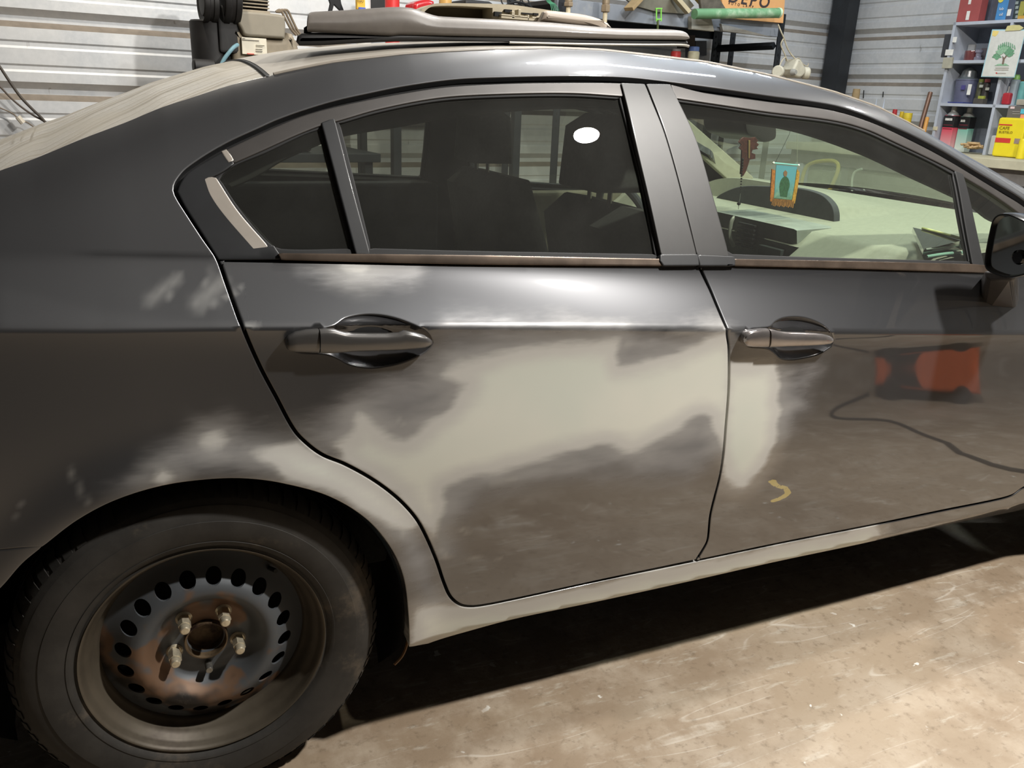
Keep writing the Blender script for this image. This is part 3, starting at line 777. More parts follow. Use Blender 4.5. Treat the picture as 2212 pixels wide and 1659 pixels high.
# ------------------------------------------------------------------ wheel: steel rim with 20 holes, five-stud hub, worn tyre
def rust_steel():
    m, nt, b = nmat('rusty_dark_steel')
    patch = noise(nt, 9, 3, .55)
    fine = noise(nt, 60, 6, .7)
    col = mixrgb(nt, maprange(nt, patch, .53, .60), (.088, .096, .105, 1), (.165, .098, .060, 1))
    col = mixrgb(nt, maprange(nt, noise(nt, 4.2, 4, .6), .58, .66), col, (.020, .017, .015, 1))
    col = mixrgb(nt, maprange(nt, fine, .55, .75, 0, .5), col, (.12, .10, .08, 1))
    nt.links.new(col, b.inputs['Base Color']); b.inputs['Roughness'].default_value = .55; b.inputs['Metallic'].default_value = .35
    return m
RUST = rust_steel()
RIMM = plain('dusty_brown_rim', (82, 75, 64), .5, metal=.35, var=.25, scale=7, dirt=((58, 48, 38), .60))
TYREM = plain('dusty_tyre_rubber', (46, 44, 41), .72, var=.25, scale=18, dirt=((82, 74, 64), .54), bump=.4)
NUTM = plain('dull_chrome_nut', (206, 196, 172), .34, metal=.6, var=.15, scale=120)
WY = .0286   # outer rim flange plane
WHEEL = MB().box(-.03, .20, -.03, .03, .24, .03, .01).out('wheel', SHELL, SEDAN, loc=(0, 0, .3125))
def wl(mb, name, mat, **k): return mb.out(name, mat, WHEEL, **k)
AX = Matrix(((1, 0, 0, 0), (0, 0, 1, 0), (0, 1, 0, 0), (0, 0, 0, 1)))    # lathe z -> +Y (inboard)
def lath(prof, seg=96): return MB().lathe([(r, y + WY) for r, y in prof], seg, AX, cap=False)
# tyre body with grooves and shoulder blocks
tp = [(.200, .006), (.2055, -.001), (.210, .001), (.216, -.006), (.222, -.008), (.2225, -.0065), (.232, -.010), (.248, -.013), (.262, -.0125), (.2625, -.0112), (.276, -.009), (.288, -.003), (.2885, -.0015), (.296, .004), (.303, .012), (.3075, .022), (.3105, .032),
      (.3115, .047), (.3045, .0475), (.3045, .0535), (.3115, .054), (.3125, .080), (.3055, .0805), (.3055, .0885), (.3125, .089), (.3125, .115), (.3055, .1155), (.3055, .1235), (.3125, .124), (.3115, .150), (.3045, .1505), (.3045, .1565), (.3105, .157), (.305, .185), (.29, .205), (.25, .212), (.21, .2), (.2, .19)]
wl(lath(tp, 160), 'tire', TYREM, sharp=50)
# shoulder sipes: short raised blocks around the shoulder
mb = MB()
for k in range(72):
    a = 2 * math.pi * k / 72
    M = Matrix.Rotation(a, 4, 'Y') @ T(0, 0, 0)
    mb.prism([(.2985, WY + .0035), (.3085, WY + .0185), (.3145, WY + .044), (.309, WY + .044), (.300, WY + .016)], -.0082, .0082, 'x', M=M @ Matrix(((1, 0, 0, 0), (0, 0, 1, 0), (0, 1, 0, 0), (0, 0, 0, 1))) if False else M @ Matrix(((1, 0, 0, 0), (0, 0, 1, 0), (0, 1, 0, 0), (0, 0, 0, 1))))
wl(mb, 'tread_blocks', TYREM)
# rim flange and barrel
rp = [(.2035, .012), (.2068, .006), (.2072, .001), (.2055, -.0025), (.2025, -.0015), (.1995, .004), (.1975, .012), (.1945, .018), (.189, .023), (.1855, .032), (.1835, .042), (.178, .049), (.1735, .055), (.1725, .085), (.172, .14), (.19, .19)]
wl(lath(rp, 128), 'rim', RIMM, sharp=45)
# disc, with its ring of holes cut through
DP = np.array([(.030, .050), (.034, .046), (.0385, .0475), (.046, .0505), (.060, .0500), (.075, .0490), (.084, .0400), (.092, .0265), (.101, .0165), (.109, .0130), (.117, .0135), (.126, .0175), (.137, .0265), (.148, .0370), (.158, .0455), (.166, .0515), (.174, .0560)])
def dy(r): return np.interp(r, DP[:, 0], DP[:, 1])
def disc():
    loops = []; edges = []; V = []
    def add(P):
        k = len(V); n = len(P); V.extend(P); edges.extend([(k + i, k + (i + 1) % n) for i in range(n)]); return np.array(P)
    circ = lambda cx, cz, r, n: [(cx + r * math.cos(2 * math.pi * i / n), cz + r * math.sin(2 * math.pi * i / n)) for i in range(n)]
    outer = add(circ(0, 0, .174, 150)); holes = [add(circ(0, 0, .031, 40))]
    for k in range(20):
        a = 2 * math.pi * (k + .5) / 20
        holes.append(add(circ(.1365 * math.cos(a), .1365 * math.sin(a), .0135, 20)))
    g = []
    for r in np.arange(.036, .172, .004):
        n = int(2 * math.pi * r / .0055)
        g += [(r * math.cos(2 * math.pi * (i + .3) / n), r * math.sin(2 * math.pi * (i + .3) / n)) for i in range(n)]
    g = np.array(g); keep = np.ones(len(g), bool)
    for h in holes: keep &= ~inside(g, h) & (pdist(g, h) > .002)
    V2 = [Vector(p) for p in V] + [Vector(p) for p in g[keep]]
    vo, eo, fo, *_ = delaunay_2d_cdt(V2, edges, [], 0, 1e-7, True)
    P = np.array([(v.x, v.y) for v in vo]); F = np.array([f for f in fo if len(f) == 3]); c = P[F].mean(1)
    keep = inside(c, outer)
    for h in holes: keep &= ~inside(c, h)
    F = F[keep]; r = np.hypot(P[:, 0], P[:, 1]); y = dy(r) + WY
    th = np.arctan2(P[:, 1], P[:, 0])
    # five shallow pads between the studs
    y = y - .004 * np.clip(1 - np.abs(r - .058) / .02, 0, 1) * (.5 + .5 * np.cos(5 * (th - math.radians(90)))) ** 2
    verts = [(p[0], yy, p[1]) for p, yy in zip(P, y)]
    o = link_mesh('rim_disc', verts, F, RUST, WHEEL, True, None)
    bm = bmesh.new(); bm.from_mesh(o.data)
    if sum(f.normal.y for f in bm.faces) > 0: bmesh.ops.reverse_faces(bm, faces=list(bm.faces))
    be = [e for e in bm.edges if e.is_boundary]
    ex = bmesh.ops.extrude_edge_only(bm, edges=be)
    for v in ex['geom']:
        if isinstance(v, bmesh.types.BMVert): v.co.y += .005
    bm.to_mesh(o.data); bm.free()
    for p in o.data.polygons: p.use_smooth = True
    o.data.set_sharp_from_angle(angle=math.radians(50))
    return o
disc()
# brake drum behind, hub cap with torn paint
wl(MB().lathe([(.0001, .115 + WY), (.168, .115 + WY), (.17, .20 + WY)], 60, AX, cap=False), 'brake_disc', plain('dark_brake', (16, 14, 13), .8, metal=.3))
wl(MB().lathe([(.0001, .070 + WY), (.026, .070 + WY), (.0305, .066 + WY), (.032, .052 + WY), (.0335, .038 + WY), (.0345, .0355 + WY), (.0368, .0355 + WY), (.0380, .050 + WY)], 48, AX, cap=False), 'hub_bore', plain('rusty_hub', (94, 78, 58), .6, metal=.4, var=.5, scale=40, dirt=((40, 22, 16), .5)))
def hexa(r): return [(r * math.cos(math.pi / 3 * i), r * math.sin(math.pi / 3 * i)) for i in range(6)]
stud_angles = [126, 54, -18, 198, 270]
for a in stud_angles:
    cx, cz = .0572 * math.cos(math.radians(a)), .0572 * math.sin(math.radians(a))
    if a == 270:
        wl(MB().lathe([(.0065, .055 + WY), (.0065, .028 + WY), (.0055, .026 + WY), (.0001, .026 + WY)], 16, T(cx, 0, cz) @ AX, cap=False), 'wheel_stud', plain('bare_stud', (140, 138, 132), .4, metal=.8, var=.2, scale=200))
        tag(bpy.data.objects[-1] if False else WHEEL.children[-1], 'bare threaded stud without its nut')
    else:
        mb = MB()
        mb.lathe([(.0145, .055 + WY), (.0145, .049 + WY), (.0115, .0465 + WY), (.0001, .0465 + WY)], 24, T(cx, 0, cz) @ AX, cap=False)
        mb.prism(hexa(.0112), .0215 + WY, .048 + WY, 'y', bev=.0012, M=T(cx, 0, cz) @ Rm(15, 'Y'))
        mb.lathe([(.0088, .022 + WY), (.0095, .020 + WY), (.0092, .016 + WY), (.0080, .0105 + WY), (.0062, .0090 + WY), (.0001, .0085 + WY)], 24, T(cx, 0, cz) @ AX, cap=False)
        wl(mb, 'lug_nut', NUTM)
wl(MB().tube([(.118, WY + .050, .118), (.124, WY + .030, .124), (.126, WY + .022, .126)], .004, 8), 'valve_stem', RUBBER)
# the out-of-frame wheels
for (x, y, s) in ((2.67, 0, 1), (0, 2 * YC, -1), (2.67, 2 * YC, -1)):
    w = WHEEL.copy(); COL.objects.link(w); w.location = (x, y, .3125); w.scale = (1, s, 1)
    for ch in list(WHEEL.children):
        c = ch.copy(); COL.objects.link(c); c.parent = w
# ------------------------------------------------------------------ door mirror
def x_at(px, X, k=0.0):
    return Vector(on_plane(px, (1, k, 0), X))
MIRM = plain('black_mirror_shell', (24, 25, 27), .18, var=.15, coat=.9)
def mirror():
    # outline of the housing mouth, seen from behind the car; (Y, Z) at X = 1.66
    px = [(2128, 572), (2129.6, 548), (2138.6, 501), (2146, 474), (2156, 463), (2174, 459.5), (2195, 466), (2230, 484), (2262, 512), (2270, 545), (2255, 576), (2225, 592), (2190, 601), (2172, 600.5), (2144, 591), (2132, 583)]
    O = densify([tuple(x_at(p, 1.66, .15)[1:]) for p in px], .006, 80)
    c = O.mean(0); n = len(O); V = []; F = []
    def ring(s, dx, sh=(0, 0)):
        for p in O:
            q = c + (p - c) * s + np.array(sh); V.append((1.66 - .15 * q[0] + dx, q[0], q[1]))
    ring(.87, .016); ring(.89, .004); ring(.93, -.004); ring(.975, -.004); ring(1.0, .004); ring(1.0, .03, (.002, 0)); ring(.97, .07, (.004, -.001)); ring(.86, .11, (.01, -.002)); ring(.6, .14, (.015, -.004)); ring(.2, .15, (.018, -.005))
    for k in range(9):
        for i in range(n): j = (i + 1) % n; F.append((k * n + i, k * n + j, (k + 1) * n + j, (k + 1) * n + i))
    F.append(tuple(9 * n + i for i in range(n)))
    o = link_mesh('door_mirror', V, F, MIRM, SEDAN, True, 60)
    bm = bmesh.new(); bm.from_mesh(o.data); bmesh.ops.recalc_face_normals(bm, faces=list(bm.faces)); bm.to_mesh(o.data); bm.free()
    G = [c + (p - c) * .90 for p in O]
    m, nt, b = nmat('mirror_silver'); b.inputs['Base Color'].default_value = (.55, .58, .57, 1); b.inputs['Metallic'].default_value = 1; b.inputs['Roughness'].default_value = .06
    link_mesh('mirror_glass', [(1.66 - .15 * p[0] + .008, p[0], p[1]) for p in G], [tuple(range(n))], m, o, False)
    # round blind-spot mirror stuck on the glass
    q = x_at((2202, 556), 1.668, .15)
    MB().lathe([(.0001, .004), (.012, .0035), (.015, .001), (.016, 0), (.016, -.002)], 28, T(q.x - .003, q.y, q.z) @ Rm(-90 - 8, 'Y')).out('blind_spot_mirror', plain('black_gloss_disc', (20, 20, 20), .1, metal=.7, coat=1), o)
    # foot that carries the housing on the door
    f = []
    for X, s in ((1.70, 1.0), (1.76, .9)):
        pass
    mb = MB()
    bot = [(2122, 600), (2123, 642), (2134, 656), (2146, 663), (2196, 667), (2203, 655), (2205, 604)]
    B0 = [bp(p) for p in bot]
    rr = [(float(x), float(S(x, z)) + .004, float(z)) for x, z in B0]
    hb = [x_at(p, 1.70, 0) for p in [(2126, 585), (2130, 600), (2140, 606), (2150, 606), (2185, 606), (2196, 600), (2200, 588)]]
    V = rr + [tuple(p) for p in hb]; k = len(rr)
    F = [(i, (i + 1) % k, k + (i + 1) % k, k + i) for i in range(k)] + [tuple(range(k)), tuple(range(k, 2 * k))]
    mb.add(V, F)
    bo = mb.out('mirror_foot', plain('dark_mirror_foot', (44, 40, 37), .45, var=.15, coat=.4), o, smooth=False)
    md = bo.modifiers.new('round', 'BEVEL'); md.width = .006; md.segments = 3
    return o
mirror()

# ------------------------------------------------------------------ cabin
def smooth_box(name, x0, y0, z0, x1, y1, z1, mat, parent, bev=.03, M=None, seg=4):
    return MB().box(x0, y0, z0, x1, y1, z1, bev, M, seg).out(name, mat, parent)
# dashboard: a height field with the driver's display hood on it
def dash():
    xs = np.linspace(1.56, 2.36, 60); ys = np.linspace(.12, 1.64, 80); V = []; F = []
    for x in xs:
        for y in ys:
            t = (x - 1.70) / .6
            z = .925 + .045 * max(0, t) ** .8
            rear = 1.69
            if x < rear + .03: z -= .75 * (rear + .03 - x)
            # hood over the display
            wy_ = max(0.0, 1 - abs((y - 1.02) / .36) ** 3.2); wx_ = max(0.0, 1 - max(0, (x - 1.93)) / .32)
            if x > 1.90: z += .075 * wy_ ** .6 * wx_ ** .9
            V.append((x, y, z))
    n = len(ys)
    for i in range(len(xs) - 1):
        for j in range(n - 1):
            if xs[i + 1] < 1.672 and .535 < ys[j] < .96: continue
            F.append((i * n + j, (i + 1) * n + j, (i + 1) * n + j + 1, i * n + j + 1))
    o = link_mesh('dashboard', V, F, BEIGE, SEDAN, True, 60)
    # display face under the hood
    P = [x_at(p, 1.88) for p in [(1543, 432), (1560, 418), (1600, 403), (1660, 402), (1725, 406), (1775, 420), (1797, 440), (1804, 460), (1804, 481), (1780, 478), (1700, 462), (1640, 449), (1580, 434)]]
    Q = densify([(p.y, p.z) for p in P], .01, 50)
    MB().prism([tuple(q) for q in Q], 1.875, 1.90, 'x', .004).out('display_hood', DKGREY, o)
    return o
DASH = dash()
# dash face, centre stack with vents, glove box lid
face = MB().prism([(1.69, .86), (1.74, .70), (1.80, .45), (2.2, .45), (2.2, .90), (1.72, .90)], .14, 1.62, 'y', .01)
face.out('dash_face', BEIGE, DASH)
stk = MB().prism([(1.665, .935), (1.70, .78), (1.75, .60), (1.84, .60), (1.80, .94)], .56, .95, 'y', .012)
stack = stk.out('center_stack', plain('grey_stack_plastic', (134, 138, 130), .6, var=.15), DASH)
mb = MB()
for k in range(6): mb.box(1.655, .73, .915 - k * .013, 1.668, .81, .921 - k * .013, .001)
mb.out('air_vent', SHELL, DASH)
MB().tube([(1.668, .845, .93), (1.655, .84, .915), (1.652, .835, .87), (1.668, .83, .84)], .006, 8).out('vent_trim', plain('bright_vent_trim', (170, 170, 158), .3, metal=.6), DASH)
MB().box(1.655, .60, .83, 1.672, .70, .87, .003).out('stereo_face', plain('dark_stereo_face', (52, 56, 56), .4), DASH)
MB().box(1.655, .30, .80, 1.69, .50, .86, .004).out('cubby', plain('brown_cubby', (66, 48, 38), .6), DASH)
# steering wheel on the far side
sw = MB(); R_ = .185
sw.tube([(1.55 + .0, 1.28 + R_ * math.cos(a), .82 + R_ * math.sin(a)) for a in np.linspace(0, 2 * math.pi, 41)], .014, 10, M=T(1.55, 0, .82) @ Rm(-22, 'Y') @ T(-1.55, 0, -.82))
SWH = sw.out('steering_wheel', DKGREY, SEDAN)
MB().lathe([(.0001, .03), (.06, .025), (.075, 0), (.06, -.04)], 24, T(1.56, 1.28, .82) @ Rm(-68, 'Y')).out('wheel_hub', DKGREY, SWH)

def seat(cx, y0, y1, h=1.0):
    s = MB().box(cx - .02, y0, .30, cx + .50, y1, .47, .06, seg=4).out('front_seat', SEATM, SEDAN)
    MB().prism([(cx + .06, .40), (cx - .10, .44), (cx - .20, .98), (cx - .14, 1.03), (cx - .07, 1.02), (cx + .04, .7), (cx + .10, .48)], y0 + .01, y1 - .01, 'y', .05, seg=4).out('backrest', SEATM, s)
    MB().prism([(cx - .21, 1.06), (cx - .20, 1.20), (cx - .15, 1.23), (cx - .10, 1.20), (cx - .09, 1.06)], (y0 + y1) / 2 - .13, (y0 + y1) / 2 + .13, 'y', .035, seg=4).out('headrest', SEATM, s)
    MB().tube([(cx - .15, (y0 + y1) / 2 - .05, .98), (cx - .15, (y0 + y1) / 2 - .05, 1.09)], .006, 8).tube([(cx - .15, (y0 + y1) / 2 + .05, .98), (cx - .15, (y0 + y1) / 2 + .05, 1.09)], .006, 8).out('headrest_post', CHROME, s)
seat(1.13, .24, .74)
seat(1.13, 1.02, 1.52)
rs = MB().box(.18, .20, .30, .62, 1.56, .46, .06, seg=4).out('rear_seat', SEATM, SEDAN)
MB().prism([(.26, .42), (.12, .42), (-.02, .90), (.03, .95), (.09, .94), (.2, .6)], .20, 1.56, 'y', .04, seg=4).out('backrest', SEATM, rs)
for yy in (.45, 1.3): MB().box(-.03, yy - .12, .93, .05, yy + .12, 1.03, .03, seg=4).out('headrest', SEATM, rs)
MB().box(-.50, .22, .925, .0, 1.54, .945, .008).out('parcel_shelf', plain('grey_parcel_shelf', (92, 94, 86), .9), SEDAN)
MB().box(-.40, .25, .20, 2.25, 1.5, .31, .02).out('cabin_floor', SHELL, SEDAN)
# headliner (dark cloth under the roof)
V = []; F = []; nu = 12; xs = np.linspace(.16, 1.50, 16)
for x in xs:
    for j in range(2 * nu + 1):
        u = j / nu; uu = u if u <= 1 else 2 - u
        zE = float(ez(x)) - .03; yE = float(S0(x, zE)) + .05; y = yE + (YC - yE) * uu
        V.append((x, y if u <= 1 else 2 * YC - y, zE - .015 + .02 * (1 - (1 - uu) ** 2)))
n = 2 * nu + 1
F = [(i * n + j, i * n + j + 1, (i + 1) * n + j + 1, (i + 1) * n + j) for i in range(len(xs) - 1) for j in range(n - 1)]
link_mesh('headliner', V, F, HEADL, SEDAN, True, None)
# dark trims on the inside of the near pillars and roof rail
def trim_strip(name, px, off, mat, parent=SEDAN):
    return panel(name, px, off=off, gap=0, mat=mat, parent=parent, gs=.02, ds=.014, depth=.01, f=S0)
trim_strip('pillar_trim', [(1440, 205), (1552, 215), (1660, 230), (1800, 248), (1872, 268), (1945, 300), (2060, 355), (2140, 405), (2230, 466), (2232, 500), (2142, 472), (2100, 441), (2070, 425), (1967, 377), (1863, 328), (1725, 280), (1622, 262), (1481, 247), (1452, 250)], .07, HEADL)
trim_strip('roof_rail_trim', [(484, 345), (560, 305), (655, 265), (726, 246), (821, 222), (948, 198), (1075, 190), (1350, 194), (1350, 232), (1200, 228), (1000, 244), (854, 268), (731, 289), (690, 305), (610, 340), (555, 374), (500, 400), (478, 372)], .07, HEADL)
trim_strip('center_pillar_trim', [(1352, 205), (1448, 205), (1470, 300), (1530, 430), (1575, 556), (1436, 556), (1395, 381)], .05, DKGREY)
# far side: pale pillar trim and door tops
fp = MB(); fp.box(-.005, -.02, -.03, .005, .02, .03, .003)
a0, a1 = x_at((1492, 262), 1.93), None
MB().prism([(1.80, 1.262), (1.88, 1.245), (2.30, .985), (2.30, .93), (2.24, .93), (1.86, 1.175), (1.80, 1.205)], 1.555, 1.585, 'y', .006).out('far_pillar_trim', BEIGE2, SEDAN)
MB().box(-.02, 1.60, .45, .95, 1.66, .962, .02).out('far_door_trim', DKGREY, SEDAN)
MB().box(1.02, 1.60, .45, 2.2, 1.66, .925, .02).out('far_door_trim', plain('olive_door_trim', (110, 106, 88), .8), SEDAN)

# rear-view mirror with its foot
mm = MB(); mc = Vector((1.70, .90, 1.19))
pts = [y_at(p, .90) for p in [(1567, 252), (1585, 247), (1612, 247), (1629, 256), (1634, 282), (1631, 297), (1610, 303), (1590, 294), (1573, 288), (1567, 272)]]
mm.prism([tuple(q) for q in densify(pts, .01, 80)], .80, 1.02, 'y', .012)
rvm = mm.out('rear_view_mirror', plain('dark_mirror_housing', (40, 38, 36), .5), SEDAN)
MB().tube([(1.74, .90, 1.21), (1.82, .90, 1.245)], .010, 8).out('mirror_stem', SHELL, rvm)

# ---- hanging pennant
PEN = thing('hanging_pennant', 'small fringed picture pennant hanging inside the windshield from two cords', 'pennant', (0, 0, 0))
def pen_pt(px, dy=0.0):
    x, z = y_at(px, .74 + dy); return Vector((x, .74 + dy, z))
def pen_poly(name, px, dy, mat, th=.0016):
    P = densify([y_at(p, .74 + dy) for p in px], .004, 50)
    return MB().prism([tuple(q) for q in P], .74 + dy, .74 + dy + th, 'y').out(name, mat, PEN, smooth=False)
def pen_picture():
    m, nt, b = nmat('pennant_sky_cloth'); tc = nt.nodes.new('ShaderNodeTexCoord'); sp = nt.nodes.new('ShaderNodeSeparateXYZ')
    nt.links.new(tc.outputs['Object'], sp.inputs[0])
    f = maprange(nt, sp.outputs[2], .98, 1.075)
    nz = noise(nt, 60, 4, .6)
    lo = mixrgb(nt, maprange(nt, nz, .35, .65), (.10, .22, .15, 1), (.30, .42, .25, 1))
    col = mixrgb(nt, f, lo, (.13, .40, .52, 1)); nt.links.new(col, b.inputs['Base Color']); b.inputs['Roughness'].default_value = .6
    return m
GOLD = plain('gold_fringe', (196, 142, 52), .7, var=.35, scale=200)
pen_poly('picture_cloth', [(1677, 356), (1722, 360), (1713, 432), (1672, 428)], 0, pen_picture())
pen_poly('robed_figure', [(1690, 385), (1697, 380), (1703, 386), (1706, 400), (1702, 415), (1700, 426), (1686, 424), (1684, 408), (1685, 395)], -.0008, plain('green_robe', (46, 92, 62), .7, var=.3, scale=150))
pen_poly('figure_face', [(1693, 372), (1697, 368), (1701, 372), (1700, 379), (1696, 382), (1693, 378)], -.0014, plain('tan_skin_print', (150, 104, 72), .7))
pen_poly('fringe', [(1668, 365), (1675, 368), (1671, 428), (1666, 436), (1664, 432)], -.002, plain('orange_fringe', (188, 112, 44), .7, var=.35, scale=200), .004)
pen_poly('fringe', [(1722, 366), (1727, 372), (1724, 400), (1717, 440), (1711, 434), (1717, 400)], -.002, GOLD, .004)
mb = MB()
for k in range(15):
    t = k / 14; a = Vector(pen_pt((1669 + 45 * t, 429 + 4 * t), -.002)); b_ = Vector(pen_pt((1667 + 45 * t, 443 + 4 * t + (k % 3)), -.002))
    mb.tube([a, (a + b_) / 2 + Vector((.0006, 0, 0)), b_], .0019, 6, smooth=False)
mb.out('bottom_fringe', plain('tan_bottom_fringe', (176, 118, 56), .7, var=.3, scale=200), PEN)
a, b_ = pen_pt((1671, 352)), pen_pt((1725, 357))
MB().tube([a, b_], .0022, 8).out('rod', plain('pale_teal_rod', (150, 214, 214), .3, coat=.8), PEN)
for p in (a, b_): MB().lathe([(.0001, .004), (.003, .0025), (.0042, 0), (.003, -.0025), (.0001, -.004)], 12, Matrix.Translation(p), cap=False).out('finial', plain('pearl_finial', (230, 228, 215), .2, coat=1), PEN)
MB().tube([a + Vector((.006, 0, 0)), pen_pt((1705, 290)), pen_pt((1711, 268))], .0006, 5, smooth=False).out('cord', SHELL, PEN)
MB().tube([b_ - Vector((.006, 0, 0)), pen_pt((1722, 320)), pen_pt((1722, 270))], .0006, 5, smooth=False).out('cord', plain('pale_cord', (190, 190, 170), .6), PEN)

# ---- beads and carved charm hanging from the rear-view mirror
CH = thing('mirror_charm', 'dark red carved charm with a string of beads hanging from the rear-view mirror', 'ornament', (0, 0, 0))
def ch(px, y=.79): x, z = y_at(px, y); return Vector((x, y, z))
CHM = plain('dark_red_carved_wood', (74, 34, 28), .5, var=.4, scale=120)
def chp(name, px, y, mat):
    P = [y_at(p, y) for p in px]; return MB().prism(P, y, y + .006, 'y', .001).out(name, mat, CH, smooth=False)
chp('carved_shape', [(1601, 300), (1607, 296), (1620, 298), (1632, 296), (1638, 304), (1635, 308), (1640, 312), (1635, 318), (1638, 322), (1626, 324), (1624, 330), (1632, 333), (1632, 343), (1620, 345), (1616, 358), (1612, 370), (1606, 380), (1600, 376), (1602, 350), (1603, 325), (1597, 320), (1602, 313), (1596, 307)], .79, CHM)
chp('pale_cord_wrap', [(1617, 303), (1621, 303), (1620, 342), (1617, 342)], .786, plain('straw_cord', (130, 105, 60), .7))
mb = MB()
for k in range(13):
    p = ch((1604 - .35 * k, 344 + 6 * k)) ; r = .0045 - .0002 * k
    mb.lathe([(.0001, r), (r * .8, r * .6), (r, 0), (r * .8, -r * .6), (.0001, -r)], 10, Matrix.Translation(p), cap=False)
p = ch((1596, 440)); mb.lathe([(.0001, .006), (.005, .003), (.006, 0), (.005, -.003), (.0001, -.006)], 12, Matrix.Translation(p), cap=False)
mb.out('bead_string', plain('black_beads', (24, 20, 20), .3), CH)
MB().tube([ch((1600, 415)), ch((1598, 430)), ch((1596, 440)), ch((1595, 452))], .0008, 5).out('thread', plain('grey_thread', (120, 124, 118), .6), CH)

# ---- glossy black panel leaning on the dash
TB = thing('glossy_trim_piece', 'glossy black trim piece with a bright edge lying on the beige dashboard', 'trim panel', (0, 0, 0))
def tp3(px, z): 
    p = on_plane(px, (0, 0, 1), z); return Vector(p)
q = [tp3((1973, 490), .968), tp3((2082, 517), .968), tp3((2079, 528), .945), tp3((1996, 548), .945)]
tl, tr, br, bl = tp3((1972, 491), .975), tp3((2084, 518), .975), tp3((2080, 530), .955), tp3((1995, 540), .955)
mb = MB(); dn = Vector((0, 0, -.012))
V = [tl, tr, br, bl, tl + dn, tr + dn, br + dn, bl + dn]
mb.add([tuple(v) for v in V], [(0, 1, 2, 3), (7, 6, 5, 4), (0, 4, 5, 1), (1, 5, 6, 2), (2, 6, 7, 3), (3, 7, 4, 0)])
mb.out('glossy_face', plain('black_gloss', (16, 20, 19), .08, coat=1), TB, smooth=False)
MB().tube([tl + (tr - tl) * .12 + Vector((0, -.012, .003)), tr + Vector((-.012, -.004, .003))], .0035, 8).out('bright_edge', plain('pale_yellow_edge', (226, 226, 150), .4), TB)
MB().tube([bl + Vector((.004, -.002, .002)), br + Vector((0, 0, .002))], .0022, 8).out('silver_edge', plain('silver_edge', (200, 205, 195), .3, metal=.5), TB)
MB().tube([bl + Vector((0, -.012, -.014)), (bl + br) / 2 + Vector((0, -.014, -.012)), br + Vector((0, -.01, -.016))], .004, 8).out('teal_edge', plain('teal_grey_edge', (130, 168, 152), .4), TB)
# ------------------------------------------------------------------ interior door panels lying on the roof
DTAUPE = plain('taupe_door_plastic', (98, 92, 86), .48, var=.06, scale=60, coat=.15)
DBEIGE = plain('pale_beige_moulding', (168, 158, 136), .6, var=.06, scale=50)
def yp(L, y): return [y_at(p, y) for p in L]
def rounded_slab(name, outline_px, y0, y1, mat, parent, bev=.02, seg=5, ds=.02):
    P = densify(yp(outline_px, y0), ds, 40)
    # slab runs away from us at a slant, rising with the roof
    M = Matrix(((1, .34, 0, -.34 * y0), (0, 1, 0, 0), (0, .078, 1, -.078 * y0), (0, 0, 0, 1)))
    return MB().prism([tuple(q) for q in P], y0, y1, 'y', bev, seg=seg, M=M).out(name, mat, parent)
RP = thing('door_card', 'taupe interior door panel lying flat across the car roof', 'door panel', (0, 0, 0))
def lofted_card(name, top, bot, y0, y1, mat, parent):
    """a padded panel lying on edge-on: its long side lofted between an upper and a lower outline"""
    tp_, bt_ = np.array(top, float), np.array(bot, float)
    V = []; F = []; xs = np.concatenate([[663, 664, 666, 669, 674], np.arange(682, 1470, 12), [1472, 1477, 1482, 1486, 1488.5, 1489.5]])
    K = 12
    for x in xs:
        X0, zt = y_at((x, np.interp(x, tp_[:, 0], tp_[:, 1])), y0); X1, zb_ = y_at((x, np.interp(x, bt_[:, 0], bt_[:, 1])), y0)
        h = zt - zb_; X = (X0 + X1) / 2; r = min(.016, h * .45)
        sec = [(y1, zt), (y0 + .05, zt), (y0 + r * 1.3, zt - r * .05), (y0 + r * .55, zt - r * .3), (y0 + r * .15, zt - r * .75), (y0 - .001, zt - r * 1.3 if h > r * 2.6 else zb_ + h * .5),
               (y0 - .002, zb_ + h * .42), (y0 - .001, zb_ + h * .2), (y0 + .002, zb_ + h * .08), (y0 + .008, zb_), (y0 + .05, zb_ + .001), (y1, zb_ + .002)]
        V += [(X + .34 * (y - y0), y, z + .078 * (y - y0)) for y, z in sec]
    n = len(xs)
    for i in range(n - 1):
        for k in range(K): F.append((i * K + k, i * K + (k + 1) % K, (i + 1) * K + (k + 1) % K, (i + 1) * K + k))
    F.append(tuple(range(K))[::-1]); F.append(tuple((n - 1) * K + k for k in range(K)))
    mb = MB(); mb.add(V, F); return mb.out(name, mat, parent, sharp=70)
lofted_card('padded_face', [(663, 34), (664, 29), (667, 25.5), (674, 24.5), (745, 21), (800, 17), (835, 14.5), (865, 14), (885, 16), (900, 20), (915, 25.5), (930, 31), (948, 35), (1000, 38), (1075, 41.5), (1200, 49), (1300, 58), (1336, 61.5), (1400, 63), (1460, 64), (1475, 66), (1484, 70), (1488, 75), (1489.5, 80)],
            [(663, 69), (750, 73), (837, 78), (850, 78), (863, 76), (1000, 79), (1200, 83), (1350, 86), (1480, 87.5), (1489.5, 84)], .40, .54, DTAUPE, RP)
rounded_slab('rubber_sill', [(650, 72), (837, 76), (862, 73), (1100, 80), (1300, 86), (1484, 87), (1488, 92), (1484, 99), (1440, 97), (1300, 96), (1150, 92), (950, 89.5), (862, 90), (760, 94), (700, 98), (645, 99), (638, 90), (641, 77)], .405, .54, plain('black_sill_rubber', (26, 25, 25), .5, var=.2), RP, .008, 3)
rounded_slab('end_tab', [(656, 60), (662, 56), (664, 70), (656, 72)], .42, .5, RUBBER, RP, .001, 1)
